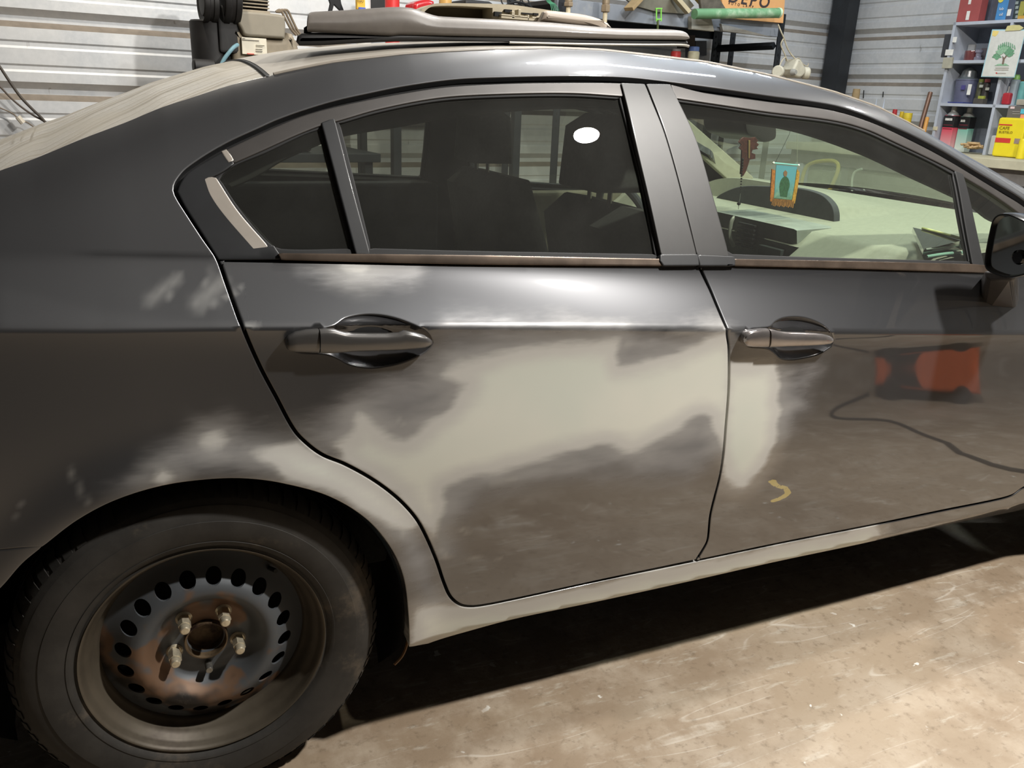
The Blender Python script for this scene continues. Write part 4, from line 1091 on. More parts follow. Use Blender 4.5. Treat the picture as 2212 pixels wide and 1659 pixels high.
MB().tube([(lambda q: (q[0], .402, q[1]))(y_at(p, .402)) for p in [(1100, 92), (1250, 95.5), (1400, 97), (1470, 97), (1488, 100)]], .0028, 8).out('edge_bead', plain('grey_bead', (110, 106, 98), .4, metal=.3), RP)
# the upturned second panel behind it
R2 = thing('upturned_armrest_panel', 'pale beige door armrest moulding turned upside down behind the taupe panel', 'door panel', (0, 0, 0))
def tray():
    outer = [(902, 34), (912, 20), (930, 10), (950, 7), (1000, 7), (1100, 10), (1160, 18), (1200, 24), (1204, 50), (1150, 52), (1066, 46), (950, 44)]
    inner_ = [(914, 29), (925, 18), (940, 13), (1000, 13), (1064, 17), (1064, 42), (990, 40), (940, 34)]
    O = densify(yp(outer, .62), .01, 50); I = densify(yp(inner_, .62), .01, 50)
    V2 = [Vector(p) for p in O] + [Vector(p) for p in I]; n, m_ = len(O), len(I)
    ed = [(i, (i + 1) % n) for i in range(n)] + [(n + i, n + (i + 1) % m_) for i in range(m_)]
    vo, eo, fo, *_ = delaunay_2d_cdt(V2, ed, [], 0, 1e-7, True)
    P = np.array([(v.x, v.y) for v in vo]); F = np.array([f for f in fo if len(f) == 3]); c = P[F].mean(1)
    F = F[inside(c, O) & ~inside(c, I)]
    bm = bmesh.new(); vs = [bm.verts.new((p[0], .62, p[1])) for p in P]
    for f in F: bm.faces.new([vs[i] for i in f])
    ex = bmesh.ops.extrude_face_region(bm, geom=list(bm.faces))
    for v in ex['geom']:
        if isinstance(v, bmesh.types.BMVert): v.co.y += .07
    bmesh.ops.recalc_face_normals(bm, faces=list(bm.faces)); bm.verts.index_update()
    MB().bm(bm).out('moulded_frame', DBEIGE, R2, sharp=30)
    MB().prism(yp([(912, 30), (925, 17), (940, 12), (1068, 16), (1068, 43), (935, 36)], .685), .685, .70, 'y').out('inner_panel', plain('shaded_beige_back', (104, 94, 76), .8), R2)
    rounded_slab('armrest_pad', [(1166, 46), (1176, 26), (1184, 23), (1220, 26), (1265, 32), (1297, 41), (1315, 50), (1323, 60), (1250, 58), (1200, 52)], .54, .61, plain('armrest_beige', (138, 126, 112), .55, var=.05), R2, .015)
    mb = MB()
    for (x0, y0_, x1, y1_) in ((1083, 30, 1140, 38), (1120, 20, 1125, 36), (1106, 24, 1112, 40), (1150, 36, 1168, 41), (1083, 38, 1165, 42), (1140, 32, 1143, 44)):
        p, q = y_at((x0, y0_), .60), y_at((x1, y1_), .60); mb.box(p[0], .60, q[1], q[0], .66, p[1], .001)
    mb.out('molded_rib', DBEIGE, R2)
    mb = MB()
    for (x0, y0_, x1, y1_) in ((1068, 25, 1083, 36), (1090, 20, 1105, 28), (1126, 27, 1150, 32), (1152, 28, 1162, 34)):
        p, q = y_at((x0, y0_), .615), y_at((x1, y1_), .615); mb.box(p[0], .612, q[1], q[0], .63, p[1])
    mb.out('slot', SHELL, R2)
tray()
# ------------------------------------------------------------------ room shell
def concrete():
    m, nt, b = nmat('stained_concrete')
    big = noise(nt, 1.1, 6, .6, dist=.5); med = noise(nt, 6, 7, .65); fine = noise(nt, 40, 5, .7)
    streak = noise(nt, 7, 6, .7, mapping=((1.0, 4.5, 1), (0, 0, math.radians(30))))
    col = mixrgb(nt, maprange(nt, big, .35, .65), (.29, .215, .145, 1), (.385, .305, .22, 1))
    col = mixrgb(nt, maprange(nt, med, .42, .68, 0, .75), col, (.48, .40, .31, 1))
    col = mixrgb(nt, maprange(nt, streak, .56, .70, 0, .55), col, (.58, .54, .46, 1))
    col = mixrgb(nt, maprange(nt, fine, .30, .48, .55, 0), col, (.17, .125, .08, 1))
    for rot, sc_, lo in ((18, 3.1, .020), (-35, 2.3, .016), (62, 2.7, .014)):
        w = noise(nt, sc_, 2, .5, mapping=((.22, 1.7, 1), (0, 0, math.radians(rot))), dist=.12)
        line = maprange(nt, mth(nt, 'ABSOLUTE', mth(nt, 'SUBTRACT', w, .52)), 0, lo * .25, .55, 0)
        col = mixrgb(nt, mth(nt, 'MULTIPLY', line, maprange(nt, med, .45, .62)), col, (.66, .61, .53, 1))
    v = nt.nodes.new('ShaderNodeTexNoise'); tc = nt.nodes.new('ShaderNodeTexCoord')
    v.inputs['Scale'].default_value = 23; v.inputs['Detail'].default_value = 3; nt.links.new(tc.outputs['Object'], v.inputs['Vector'])
    gate = noise(nt, 2.3, 4, .6)
    spots = mth(nt, 'MULTIPLY', maprange(nt, v.outputs['Fac'], .685, .715), maprange(nt, gate, .47, .6))
    col = mixrgb(nt, spots, col, (.80, .78, .72, 1))
    nt.links.new(col, b.inputs['Base Color'])
    nt.links.new(mixf(nt, maprange(nt, big, .3, .7), .62, .40), b.inputs['Roughness'])
    bu = nt.nodes.new('ShaderNodeBump'); bu.inputs['Strength'].default_value = .25; bu.inputs['Distance'].default_value = .004
    nt.links.new(fine, bu.inputs['Height']); nt.links.new(bu.outputs[0], b.inputs['Normal'])
    return m
FLOORM = concrete()
def quad(name, pts, mat, kind='structure', th=None):
    o = link_mesh(name, [tuple(p) for p in pts], [tuple(range(len(pts)))], mat, None, False)
    if kind: o['kind'] = kind
    return o
c4 = [wpt(LEFT_A, FRONT_B, 0), wpt(RIGHT_A + .1, FRONT_B, 0), wpt(RIGHT_A + .1, BACK_B + .1, 0), wpt(LEFT_A, BACK_B + .1, 0)]
quad('floor', c4, FLOORM)
CEILM = plain('dark_roof_sheet', (120, 120, 122), .6, metal=.3, var=.1)
quad('ceiling', [p + Vector((0, 0, CEIL_Z)) for p in c4][::-1], CEILM)

def sheet_metal():
    m, nt, b = nmat('galvanised_sheet')
    cl = noise(nt, 2.2, 5, .6); fine = noise(nt, 38, 4, .65, mapping=((1, 1, 1), (0, 0, 0)))
    col = mixrgb(nt, maprange(nt, cl, .3, .7), (.52, .54, .56, 1), (.66, .66, .65, 1))
    col = mixrgb(nt, maprange(nt, fine, .35, .7, 0, .35), col, (.74, .74, .74, 1))
    # dark drips below the fixings
    dr = noise(nt, 6.0, 3, .5, mapping=((5.0, 5.0, .9), (0, 0, 0)))
    col = mixrgb(nt, maprange(nt, dr, .70, .76, 0, .5), col, (.22, .20, .18, 1))
    nt.links.new(col, b.inputs['Base Color']); b.inputs['Roughness'].default_value = .52; b.inputs['Metallic'].default_value = .25
    return m
SHEET = sheet_metal()
LEDGE = plain('tan_dust_ledge', (132, 122, 110), .9, var=.12, scale=20)
def rib_wall(name, along0, along1, place, z0, z1, mat):
    """horizontal ribbed cladding seen from inside; place(s, depth, z) -> world"""
    prof = []   # (z, depth, material of the strip below)
    zt = 1.540 + .305 * 8
    while zt > -.4:
        prof += [(zt, 0, 0), (zt - .030, .032, 0), (zt - .053, .032, 1), (zt - .079, .0, 0)]
        for c in (.131, .230):
            prof += [(zt - c, 0, 0), (zt - c - .008, .006, 0), (zt - c - .024, .006, 0), (zt - c - .034, 0, 0)]
        zt -= .305
    prof = [p for p in prof if z0 <= p[0] <= z1]
    prof = [(z1, 0, 0)] + prof + [(z0, 0, 0)]
    V = []; F = []; MI = []
    for z, d, _ in prof: V += [tuple(place(along0, d, z)), tuple(place(along1, d, z))]
    for i in range(len(prof) - 1):
        F.append((2 * i, 2 * i + 1, 2 * i + 3, 2 * i + 2)); MI.append(prof[i][2])
    o = link_mesh(name, V, F, mat, None, False, None, mats=[LEDGE], midx=MI); o['kind'] = 'structure'; return o
rib_wall('wall_back', LEFT_A, RIGHT_A, lambda s, d, z: wpt(s, BACK_B + d, z), 0, CEIL_Z, SHEET)
rib_wall('wall_right', FRONT_B, BACK_B, lambda s, d, z: wpt(RIGHT_A + d, s, z - .03), 0, CEIL_Z + .03, SHEET)
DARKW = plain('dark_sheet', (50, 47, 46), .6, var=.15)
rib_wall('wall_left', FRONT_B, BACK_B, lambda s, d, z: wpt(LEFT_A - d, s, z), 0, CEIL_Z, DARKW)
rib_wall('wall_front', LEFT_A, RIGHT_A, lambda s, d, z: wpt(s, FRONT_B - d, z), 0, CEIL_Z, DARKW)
# black corner post
(pa0, pz0) = side_at((1826, 0), 5.20); (pa1, _) = side_at((1848, 0), 5.20)
POSTM = plain('black_painted_steel', (38, 41, 45), .5, metal=.3, var=.15, scale=12)
mb = MB().box(5.12, BACK_B - .17, 0, 5.24, BACK_B - .03, CEIL_Z, .004)
o = mb.out('column_corner', POSTM, None, rz=WALL_YAW); o['kind'] = 'structure'
# ------------------------------------------------------------------ helpers for things along the walls (wall frame: a along the back wall, b away from us)
RZ = WALL_YAW
def wthing(name, label, cat, a, b, z, group=None):
    return thing(name, label, cat, tuple(wpt(a, b, z)), RZ, group)
class WB(MB):
    """MB in the wall frame with the origin of its thing taken off"""
    def put(s, name, mat, parent, org, smooth=True, sharp=35.0):
        s.v = [(v[0] - org[0], v[1] - org[1], v[2] - org[2]) for v in s.v]
        return s.out(name, mat, parent, smooth, sharp)
def bk(px, b): a, z = back_at(px, b); return (a, b, z)
def sd(px, a): b, z = side_at(px, a); return (a, b, z)

# ---- belt-drive air compressor at the back wall, left
o3 = (.85, 2.72, .98)
CMP = wthing('air_compressor', 'dusty beige belt-driven compressor with finned motor and label by the back wall', 'compressor', *o3)
CB = plain('dusty_beige_casting', (150, 138, 118), .7, var=.15, scale=10, dirt=((104, 94, 80), .5))
CG = plain('dusty_grey_cover', (138, 130, 114), .6, var=.08, scale=8)
CD = plain('black_machine_iron', (28, 26, 25), .6, var=.3, scale=14, dirt=((70, 62, 50), .62))
def cyl(mb, p, r, h, ax='a', seg=28, bev=.006):
    M = {'a': Rm(90, 'Y'), 'b': Rm(-90, 'X'), 'z': Matrix.Identity(4)}[ax]
    mb.lathe([(.0001, 0), (r - bev, 0), (r, bev), (r, h - bev), (r - bev, h), (.0001, h)], seg, Matrix.Translation(Vector(p)) @ M, cap=False); return mb
# lower pump casting
mb = WB(); P = [back_at(p, 2.62) for p in [(493, 62), (500, 56), (515, 57), (525, 68), (535, 77), (560, 80), (612, 82), (622, 70), (634, 73), (646, 100), (650, 130), (640, 160), (505, 160), (502, 90)]]
mb.prism([tuple(q) for q in densify(P, .012, 50)], 2.62, 2.86, 'y', .03, seg=4).put('pump_casting', CB, CMP, o3)
mb = WB(); P = [back_at(p, 2.60) for p in [(514, 48), (515, 28), (521, 23), (605, 31), (616, 35), (618, 60), (616, 84), (560, 80), (529, 76), (520, 60)]]
mb.prism([tuple(q) for q in densify(P, .012, 60)], 2.60, 2.80, 'y', .012, seg=3).put('motor_cover', CG, CMP, o3)
# pulleys
for nm, px, r, w, b_, m_ in (('pulley', (433, 2), .085, .062, 2.66, CD), ('flywheel', (474, -10), .118, .070, 2.66, CD)):
    a, z = back_at(px, b_); mb = WB()
    mb.lathe([(.02, 0), (r - .03, .004), (r - .025, .012), (r - .004, .0), (r, .006), (r, w * .35), (r - .005, w * .4), (r - .005, w * .6), (r, w * .65), (r, w - .004), (r - .01, w), (.02, w)], 40, T(a, b_, z) @ Rm(90, 'Y'))
    mb.put(nm, m_, CMP, o3)
mb = WB()
a0, z0 = back_at((486, 40), 2.66); mb.box(a0 - .04, 2.62, z0 - .14, a0 + .05, 2.80, z0 + .05, .015); a, z = back_at((500, 100), 2.66); mb.box(a - .07, 2.66, z - .16, a + .02, 2.8, z + .05, .01); mb.put('gear_case', CD, CMP, o3)
# finned motor on top
mb = WB(); a0, z0 = back_at((515, 18), 2.62); a1, _ = back_at((584, 18), 2.62)
cyl(mb, (a0, 2.72, z0 + .05), .075, a1 - a0, 'a'); mb.put('motor_body', CD, CMP, o3)
mb = WB()
for k in range(9):
    an = math.radians(-150 + k * 14); cy, cz = 2.72 + .088 * math.sin(an), z0 + .05 - .088 * math.cos(an) * -1
for k in range(7):
    zz = back_at((515, 20 - k * 7.5), 2.63)[1]; mb.box(a0, 2.632, zz - .0025, a1, 2.72, zz + .0025, .001)
mb.put('cooling_fin', CB, CMP, o3)
mb = WB(); a2, z2 = back_at((520, 26), 2.60); a3, z3 = back_at((585, 16), 2.60); mb.box(a2, 2.61, z2 - .004, a3, 2.70, z2 + .012, .003); mb.put('mounting_foot', CB, CMP, o3)
# belts
mb = WB(); 
for k, o_ in enumerate((0, 7, 14)):
    mb.tube([bk((596 + o_ * .4, 26), 2.66), bk((606 + o_, 22), 2.66), bk((616 + o_, 40), 2.66), bk((628 + o_ * .9, 62), 2.66), bk((640 + o_ * .7, 76), 2.66)], .0055, 8)
mb.put('drive_belt', plain('dusty_belt', (118, 104, 86), .8), CMP, o3)
# label on the casting
LBL = plain('white_machine_label', (214, 206, 186), .6, var=.05)
p0, p1 = back_at((520, 80), 2.615), back_at((576, 120), 2.615)
mb = WB(); mb.box(p0[0], 2.604, p1[1], p1[0], 2.622, p0[1], .002); lab = mb.put('warning_label', LBL, CMP, o3)
mb = WB(); q0, q1 = back_at((534, 115), 2.60), back_at((549, 118), 2.60); mb.box(q0[0], 2.600, q1[1], q1[0], 2.605, q0[1]); mb.put('red_mark', plain('label_red', (190, 70, 60), .6), lab, o3)
mb = WB()
for (x0, y0, x1, y1) in ((524, 82, 530, 83), (553, 97, 572, 98), (553, 100, 568, 101), (553, 105, 567, 107), (553, 109, 567, 112), (524, 86, 560, 87)):
    q0, q1 = back_at((x0, y0), 2.60), back_at((x1, y1), 2.60); mb.box(q0[0], 2.600, q1[1], q1[0], 2.605, q0[1])
mb.put('print_lines', plain('label_grey', (150, 145, 134), .6), lab, o3)
mb = WB(); mb.tube([bk((513, 97), 2.59), bk((505, 102), 2.56), bk((496, 112), 2.55), bk((484, 128), 2.55), bk((476, 145), 2.55)], .008, 10); mb.put('air_hose', plain('pale_blue_hose', (112, 146, 156), .45), CMP, o3)
mb = WB(); mb.box(.62, 2.60, .98, 1.05, 2.90, 1.30, .02); mb.put('base_plate', CD, CMP, o3)
# stand
BN = wthing('steel_bench', 'steel bench hidden behind the car under the beige compressor', 'bench', .85, 2.75, 0)
WB().box(.45, 2.52, .94, 1.35, 3.05, .98, .004).put('bench_top', POSTM, BN, (.85, 2.75, 0))
for sx in (.5, 1.3):
    for sy in (2.57, 3.0): WB().box(sx - .02, sy - .02, 0, sx + .02, sy + .02, .94).put('leg', POSTM, BN, (.85, 2.75, 0))
# black cylinder standing in for dark gear mixed with its wall shadow
mb = WB(); a, z = back_at((468, 100), 2.72); cyl(mb, (a - .02, 2.72, .985), .085, z - .985 + .10, 'z'); mb.put('tank', CD, CMP, o3)
mb = WB(); cyl(mb, bk((417, 143), 2.62), .030, .09, 'a', 20); mb.put('outlet_pipe', CD, CMP, o3)

# ---- cables drooping on the wall, far left
def cable(name, label, px, b, r, col, g='cables hanging on the ribbed back wall'):
    p = [wpt(*bk(q, b)) for q in px]; o = MB().tube(p, r, 8).out(name, plain('cable_' + name + str(col[0]), col, .6), None); tag(o, label, 'cable', g); return o
cable('wall_cable', 'thick dark cable drooping down the wall, highest of the three at left', [(-90, 20), (-30, 105), (0, 145), (22, 178), (45, 210), (70, 236), (97, 263), (140, 320)], 3.16, .006, (70, 62, 54))
cable('wall_cable', 'thinner cable crossing just under the thick one on the wall', [(-80, 90), (-20, 168), (0, 187), (25, 213), (50, 234), (75, 251), (95, 262), (150, 300)], 3.17, .0042, (84, 72, 62))
cable('wall_cable', 'thin cable with a small connector, lowest of the three on the wall', [(-60, 210), (0, 233), (30, 247), (42, 262), (55, 263), (70, 272), (120, 310)], 3.18, .0028, (120, 106, 90))
o = MB().tube([wpt(*bk((38, 252), 3.165)), wpt(*bk((50, 266), 3.165))], .012, 8).out('cable_connector', plain('pale_connector', (200, 192, 176), .5), None); tag(o, 'small pale connector on the lowest wall cable', 'connector')

# ---- steel rack at the back
RB = 2.62
RK = wthing('steel_rack', 'black and grey slotted steel shelf rack behind the car', 'rack', 3.3, 2.85, 0)
ro = (3.3, 2.85, 0)
GREYB = plain('grey_painted_beam', (126, 130, 136), .55, var=.12, scale=6, dirt=((168, 164, 152), .58))
zt = back_at((1692, 50), RB)[1]; zbm = back_at((1692, 81), RB)[1]
aR = back_at((1690, 60), RB)[0]
WB().box(2.36, RB, zbm, aR - .02, RB + .03, zt, .003).put('front_beam', GREYB, RK, ro)
WB().box(2.36, RB + .5, zbm, aR - .02, RB + .53, zt, .003).put('rear_beam', POSTM, RK, ro)
WB().box(2.36, RB + .03, zt - .025, aR - .02, RB + .50, zt - .003, .002).put('upper_deck', plain('dark_deck', (58, 56, 54), .7), RK, ro)
def upright(a, b):
    mb = WB(); mb.box(a - .022, b, 0, a + .022, b + .006, zt + .05, .001); mb.box(a + .016, b, 0, a + .022, b + .045, zt + .05, .001)
    o = mb.put('upright', POSTM, RK, ro)
    mb = WB(); z = 1.10
    while z < zt + .03:
        mb.box(a - .004, b - .001, z, a + .004, b + .001, z + .014); z += .038
    mb.put('slot', SHELL, o, ro)
for a in (aR - .01, 2.39): upright(a, RB - .006); upright(a, RB + .52)
zl = back_at((1690, 140), RB)[1]
WB().box(2.36, RB, 1.40, aR - .02, RB + .03, 1.455, .003).put('lower_beam', POSTM, RK, ro)
WB().box(2.36, RB + .03, 1.43, aR - .02, RB + .50, 1.452, .002).put('lower_deck', plain('dark_deck', (58, 56, 54), .7), RK, ro)
upright(back_at((1577, 100), RB + .5)[0], RB + .48); upright(back_at((1540, 100), RB + .5)[0], RB + .48)
a0, z0 = back_at((1550, 105), RB + .46); a1, z1 = back_at((1672, 99), RB + .02)
WB().tube([(a0, RB + .46, z0), (a1, RB + .02, z1)], .022, 4, smooth=False).put('side_brace', POSTM, RK, ro)

# things on and round the rack
def flat_box(name, label, cat, px0, px1, b, th, mat, bev=.004, group=None):
    """an upright box whose face shows between two photo points"""
    (a0, z0), (a1, z1) = back_at(px0, b), back_at(px1, b)
    o = wthing(name, label, cat, (a0 + a1) / 2, b, min(z0, z1), group); og = ((a0 + a1) / 2, b, min(z0, z1))
    WB().box(min(a0, a1), b, min(z0, z1), max(a0, a1), b + th, max(z0, z1), bev).put('body', mat, o, og); return o, og
def bk_poly(name, label, cat, px, b, th, mat, bev=.004, ds=None, parent=None, org=None, part='body', seg=2):
    P = [back_at(p, b) for p in px]
    if ds: P = [tuple(q) for q in densify(P, ds, 45)]
    if parent is None:
        c = np.array(P); org = (float(c[:, 0].mean()), b, float(c[:, 1].min())); parent = wthing(name, label, cat, *org)
    WB().prism(P, b, b + th, 'y', bev, seg=seg).put(part, mat, parent, org, sharp=30); return parent, org
# orange carton with lettering
ORG = plain('orange_cardboard', (214, 160, 104), .7, var=.04, scale=10)
INK = plain('dark_box_ink', (54, 44, 46), .7)
bx, og = bk_poly('parts_carton', 'orange cardboard carton printed DEPO AUTO LAMP on the rack', 'box', [(1562, 38.5), (1556, -60), (1700, -54), (1692, 50)], 2.598, .014, ORG, .002)
def btext(t, px, b, h, par, org, mat, rot=0, shear=0, sx=1.0, bold=0.0, sp=None):
    a, z = back_at(px, b)
    o = lettering(t, h, T(a - org[0], b - org[1], z - org[2]) @ Rm(90, 'X') @ Rm(rot, 'Z'), mat, par, shear=shear, sx=sx, bold=bold, sp=sp)
    return o
btext('DEPO', (1572, 3), 2.5965, .085, bx, og, INK, rot=-1.5, sx=1.25, bold=.0016, shear=.15, sp=1.35)
btext('AUTO LAMP', (1573, 9), 2.5965, .020, bx, og, INK, rot=-1.5, sx=1.1, sp=1.9)
# green tube
o = wthing('green_tube', 'long green cardboard tube with a pale end lying across the orange carton', 'tube', 3.4, 2.56, 1.7); og = (3.4, 2.56, 1.7)
p, q = bk((1500, 30), 2.50), bk((1683, 28), 2.50); mb = WB(); mb.tube([p, q], .027, 24, smooth=False); 
mb.put('tube_wall', plain('green_film', (104, 148, 108), .45, var=.12, scale=7, dirt=((176, 196, 166), .52)), o, og)
mb = WB(); q = Vector(q); cyl(mb, (q.x - .012, q.y, q.z), .0285, .016, 'a', 24, .002); mb.put('end_cap', plain('pale_green_cap', (190, 210, 178), .5), o, og)
# pale block, boards and trays on the deck
bk_poly('wood_block', 'pale rectangular block on the front of the grey rack beam', 'block', [(1494, 35), (1537, 39), (1543, 68), (1494, 63)], 2.585, .03, plain('pale_block', (158, 154, 140), .7), .002)
bk_poly('folded_board', 'pale triangular board leaning over the rack beam', 'board', [(1558, 51), (1600, 62), (1668, 80), (1562, 67)], 2.59, .02, plain('pale_grey_board', (150, 148, 142), .7), .001)
BRD = plain('beige_painted_board', (176, 164, 134), .7, var=.08, scale=14)
def stick(name, label, cat, p0, b0, p1, b1, w, h, mat):
    a, b_ = Vector(wpt(*bk(p0, b0))), Vector(wpt(*bk(p1, b1))); d = (b_ - a); L = d.length
    o = thing(name, label, cat, tuple(a)); x = d.normalized(); y = Vector((0, 0, 1)).cross(x).normalized(); z = x.cross(y)
    M = Matrix(((x.x, y.x, z.x, 0), (x.y, y.y, z.y, 0), (x.z, y.z, z.z, 0), (0, 0, 0, 1)))
    MB().box(0, -w / 2, -h / 2, L, w / 2, h / 2, .002, M=M).out('board', mat, o); return o
stick('timber_strip', 'pale painted strip of timber poking out over the rack beam', 'timber', (1455, -10), 2.57, (1487, 27), 2.54, .05, .022, BRD)
stick('timber_strip', 'tan strip of timber left of the pale one on the rack', 'timber', (1400, -25), 2.57, (1358, 20), 2.54, .06, .02, plain('tan_timber', (150, 128, 92), .7))
stick('timber_strip', 'yellowish thin strip nearest the dark tray', 'timber', (1495, -14), 2.578, (1528, 22), 2.574, .028, .016, plain('yellow_timber', (168, 146, 88), .7))
bk_poly('scrap_board', 'large dull grey panel lying on the rack behind the timber strips', 'panel', [(1345, -8), (1370, 12), (1420, 26), (1480, 30), (1500, 12), (1480, -12)], 2.603, .015, plain('dull_olive_panel', (108, 104, 90), .7), .002)
bk_poly('lamp_tray', 'worn dark plastic tray with a rounded end beside the orange carton', 'tray', [(1510, -20), (1546, -16), (1560, 4), (1570, 20), (1566, 27), (1550, 31), (1530, 30), (1516, 22)], 2.532, .024, plain('worn_dark_plastic', (88, 82, 72), .5, var=.3, scale=20, dirt=((140, 134, 118), .55)), .008, .01)
# valves hanging through the rack
BRS = plain('dusty_brass', (150, 132, 108), .5, metal=.4, var=.15)
BEI = plain('cream_stem', (196, 182, 152), .5)
for i, (cx, y0, y1, lab) in enumerate(((1227, -5, 28, 'dusty brass valve hanging behind the beige armrest, the left one'), (1306, -5, 48, 'dusty brass valve with a long cream stem, nearest the green clamp'))):
    o = wthing('pipe_valve', lab, 'valve', *bk((cx, y1), 2.5)); og = bk((cx, y1), 2.5); a, b_, z1 = og; z0 = bk((cx, y0), 2.5)[2]
    L = z0 - z1
    WB().lathe([(.012, 0), (.012, L * .45)], 16, T(a, b_, z1)).put('stem', BEI, o, og)
    WB().prism([(a + .024 * math.cos(math.pi / 3 * k), b_ + .024 * math.sin(math.pi / 3 * k)) for k in range(6)], z1 + L * .42, z1 + L * .72, 'z', .003).put('hex_body', BRS, o, og)
    WB().lathe([(.018, L * .72), (.02, L * .8), (.018, L * 1.3)], 16, T(a, b_, z1)).put('collar', BRS, o, og)
# green clamp
o = wthing('green_clamp', 'bright green plastic clamp hooked on the grey beam', 'clamp', *bk((1422, 60), 2.58)); og = bk((1422, 60), 2.58)
mb = WB()
for pa, pb in (((1418, 46), (1418, 17)), ((1416, 18.5), (1430, 18.5)), ((1428, 17), (1428, 46)), ((1417, 42), (1429, 42))): mb.tube([bk(pa, 2.58), bk(pb, 2.58)], .004, 6, smooth=False)
mb.put('clamp_frame', plain('bright_green_plastic', (130, 206, 80), .4), o, og)
mb = WB(); mb.tube([bk((1421, 44), 2.58), bk((1420, 95), 2.60)], .006, 6); mb.put('strap', plain('olive_strap', (84, 96, 52), .7), o, og)
# jars on the lower deck
def jar(name, label, cat, px_b, px_t, r_px, b, body, capc, cap_h=.22, capname='lid'):
    a, z0 = back_at(px_b, b); _, z1 = back_at(px_t, b); d = float(np.dot(CAM_ROT[2], np.array(wpt(a, b, z0)) - CAM_POS)); r = r_px * d / FOCAL
    o = wthing(name, label, cat, a, b, z0); og = (a, b, z0); H = z1 - z0
    WB().lathe([(.0001, 0), (r * .92, 0), (r, r * .15), (r, H * (1 - cap_h) - r * .2), (r * .85, H * (1 - cap_h))], 28, T(a, b, z0), cap=False).put('container', body, o, og)
    WB().lathe([(r * .88, H * (1 - cap_h)), (r * .9, H * .97), (r * .82, H), (.0001, H)], 28, T(a, b, z0), cap=False).put(capname, capc, o, og); return o, og
zdeck = 1.4532
def jar_on(name, label, cat, cx, top, r_px, b, body, capc, zb_=zdeck, **k):
    # base on the deck, top at the photo point
    a, z1 = back_at((cx, top), b)
    d = float(np.dot(CAM_ROT[2], np.array(wpt(a, b, z1)) - CAM_POS)); r = r_px * d / FOCAL
    o = wthing(name, label, cat, a, b, zb_); og = (a, b, zb_); H = z1 - zb_; ch_ = k.get('cap_h', .2)
    WB().lathe([(.0001, 0), (r * .92, 0), (r, r * .15), (r, H * (1 - ch_) - r * .2), (r * .85, H * (1 - ch_))], 28, T(a, b, zb_), cap=False).put('container', body, o, og)
    WB().lathe([(r * .88, H * (1 - ch_)), (r * .9, H * .97), (r * .82, H), (.0001, H)], 28, T(a, b, zb_), cap=False).put('lid', capc, o, og); return o
jar_on('paint_jar', 'cream jar with a blue lid on the lower rack deck', 'jar', 1500, 101, 12.5, 2.72, plain('cream_jar', (186, 180, 152), .4), plain('blue_lid', (88, 110, 160), .4))
jar_on('red_can', 'small red can standing left of the cream jar', 'can', 1461, 106, 11, 2.74, plain('red_can', (172, 50, 48), .4), plain('grey_can_lid', (120, 110, 108), .4), cap_h=.12)
bk_poly('brown_carton', 'brown carton behind the end of the taupe panel', 'box', [(1476, 76), (1502, 76), (1502, 104), (1476, 104)], 2.95, .06, plain('brown_carton', (92, 80, 72), .8), .002)
bk_poly('grey_case', 'dark grey case on the lower rack deck', 'case', [(1503, 88), (1527, 88), (1527, 120), (1503, 124)], 2.95, .1, plain('grey_case', (96, 98, 104), .6), .004)
# bottles etc. behind the roof panels
def bottle(name, label, cat, px0, px1, b, mat, capm=None, group=None, z0=None):
    (a0, z1), (a1, z0_) = back_at(px0, b), back_at(px1, b); z0 = z0 if z0 is not None else z0_
    r = (a1 - a0) / 2; a = (a0 + a1) / 2; o = wthing(name, label, cat, a, b, z0, group); og = (a, b, z0); H = z1 - z0
    WB().lathe([(.0001, 0), (r * .95, 0), (r, r * .1), (r, H * .8), (r * .4, H * .93), (r * .4, H)], 24, T(a, b, z0), cap=False).put('container', mat, o, og)
    if capm: WB().lathe([(r * .45, H), (r * .45, H + r), (.0001, H + r)], 16, T(a, b, z0), cap=False).put('cap', capm, o, og)
    return o, og
# a second bench behind the roof panels carries them
B2 = wthing('cluttered_bench', 'steel bench along the back wall behind the roof panels', 'bench', 1.7, 2.8, 0)
WB().box(1.42, 2.55, 1.34, 2.17, 3.1, 1.38, .004).put('bench_top', POSTM, B2, (1.7, 2.8, 0))
for sx in (1.46, 2.13):
    for sy in (2.6, 3.05): WB().box(sx - .02, sy - .02, 0, sx + .02, sy + .02, 1.34).put('leg', POSTM, B2, (1.7, 2.8, 0))
b_, og = bottle('sealant_bottle', 'yellow and white bottle with a blue spot behind the taupe panel', 'bottle', (768, -40), (800, 40), 2.8, plain('white_bottle', (214, 212, 204), .4), z0=1.3812)
(a0, z1), (a1, z0) = back_at((770, -20), 2.77), back_at((790, 22), 2.77); WB().box(a0, 2.765, z0, a1, 2.79, z1, .004).put('yellow_label', plain('yellow_label', (224, 176, 50), .5), b_, og)
(a0, z1), (a1, z0) = back_at((775, 15), 2.76), back_at((790, 21), 2.76); WB().box(a0, 2.76, z0, a1, 2.77, z1, .001).put('blue_spot', plain('blue_spot', (70, 90, 180), .5), b_, og)
btext('ISSO', (772, 4), 2.758, .016, b_, og, INK)
bottle('red_bottle', 'plain red bottle between the yellow bottle and the red bag', 'bottle', (832, -60), (862, 40), 2.8, plain('bright_red', (206, 48, 46), .45), z0=1.3812)
o = wthing('red_bag', 'shiny red rounded bag behind the beige moulding', 'bag', *bk((908, 40), 2.7)); og = bk((908, 40), 2.7)
P = [back_at(p, 2.7) for p in [(884, 40), (884, 10), (895, 3), (915, 0), (928, 4), (932, 40)]]; WB().prism([tuple(q) for q in densify(P, .01, 60)], 2.64, 2.76, 'y', .02, seg=4).put('bag_body', plain('glossy_red', (186, 34, 40), .3, coat=.6), o, og)
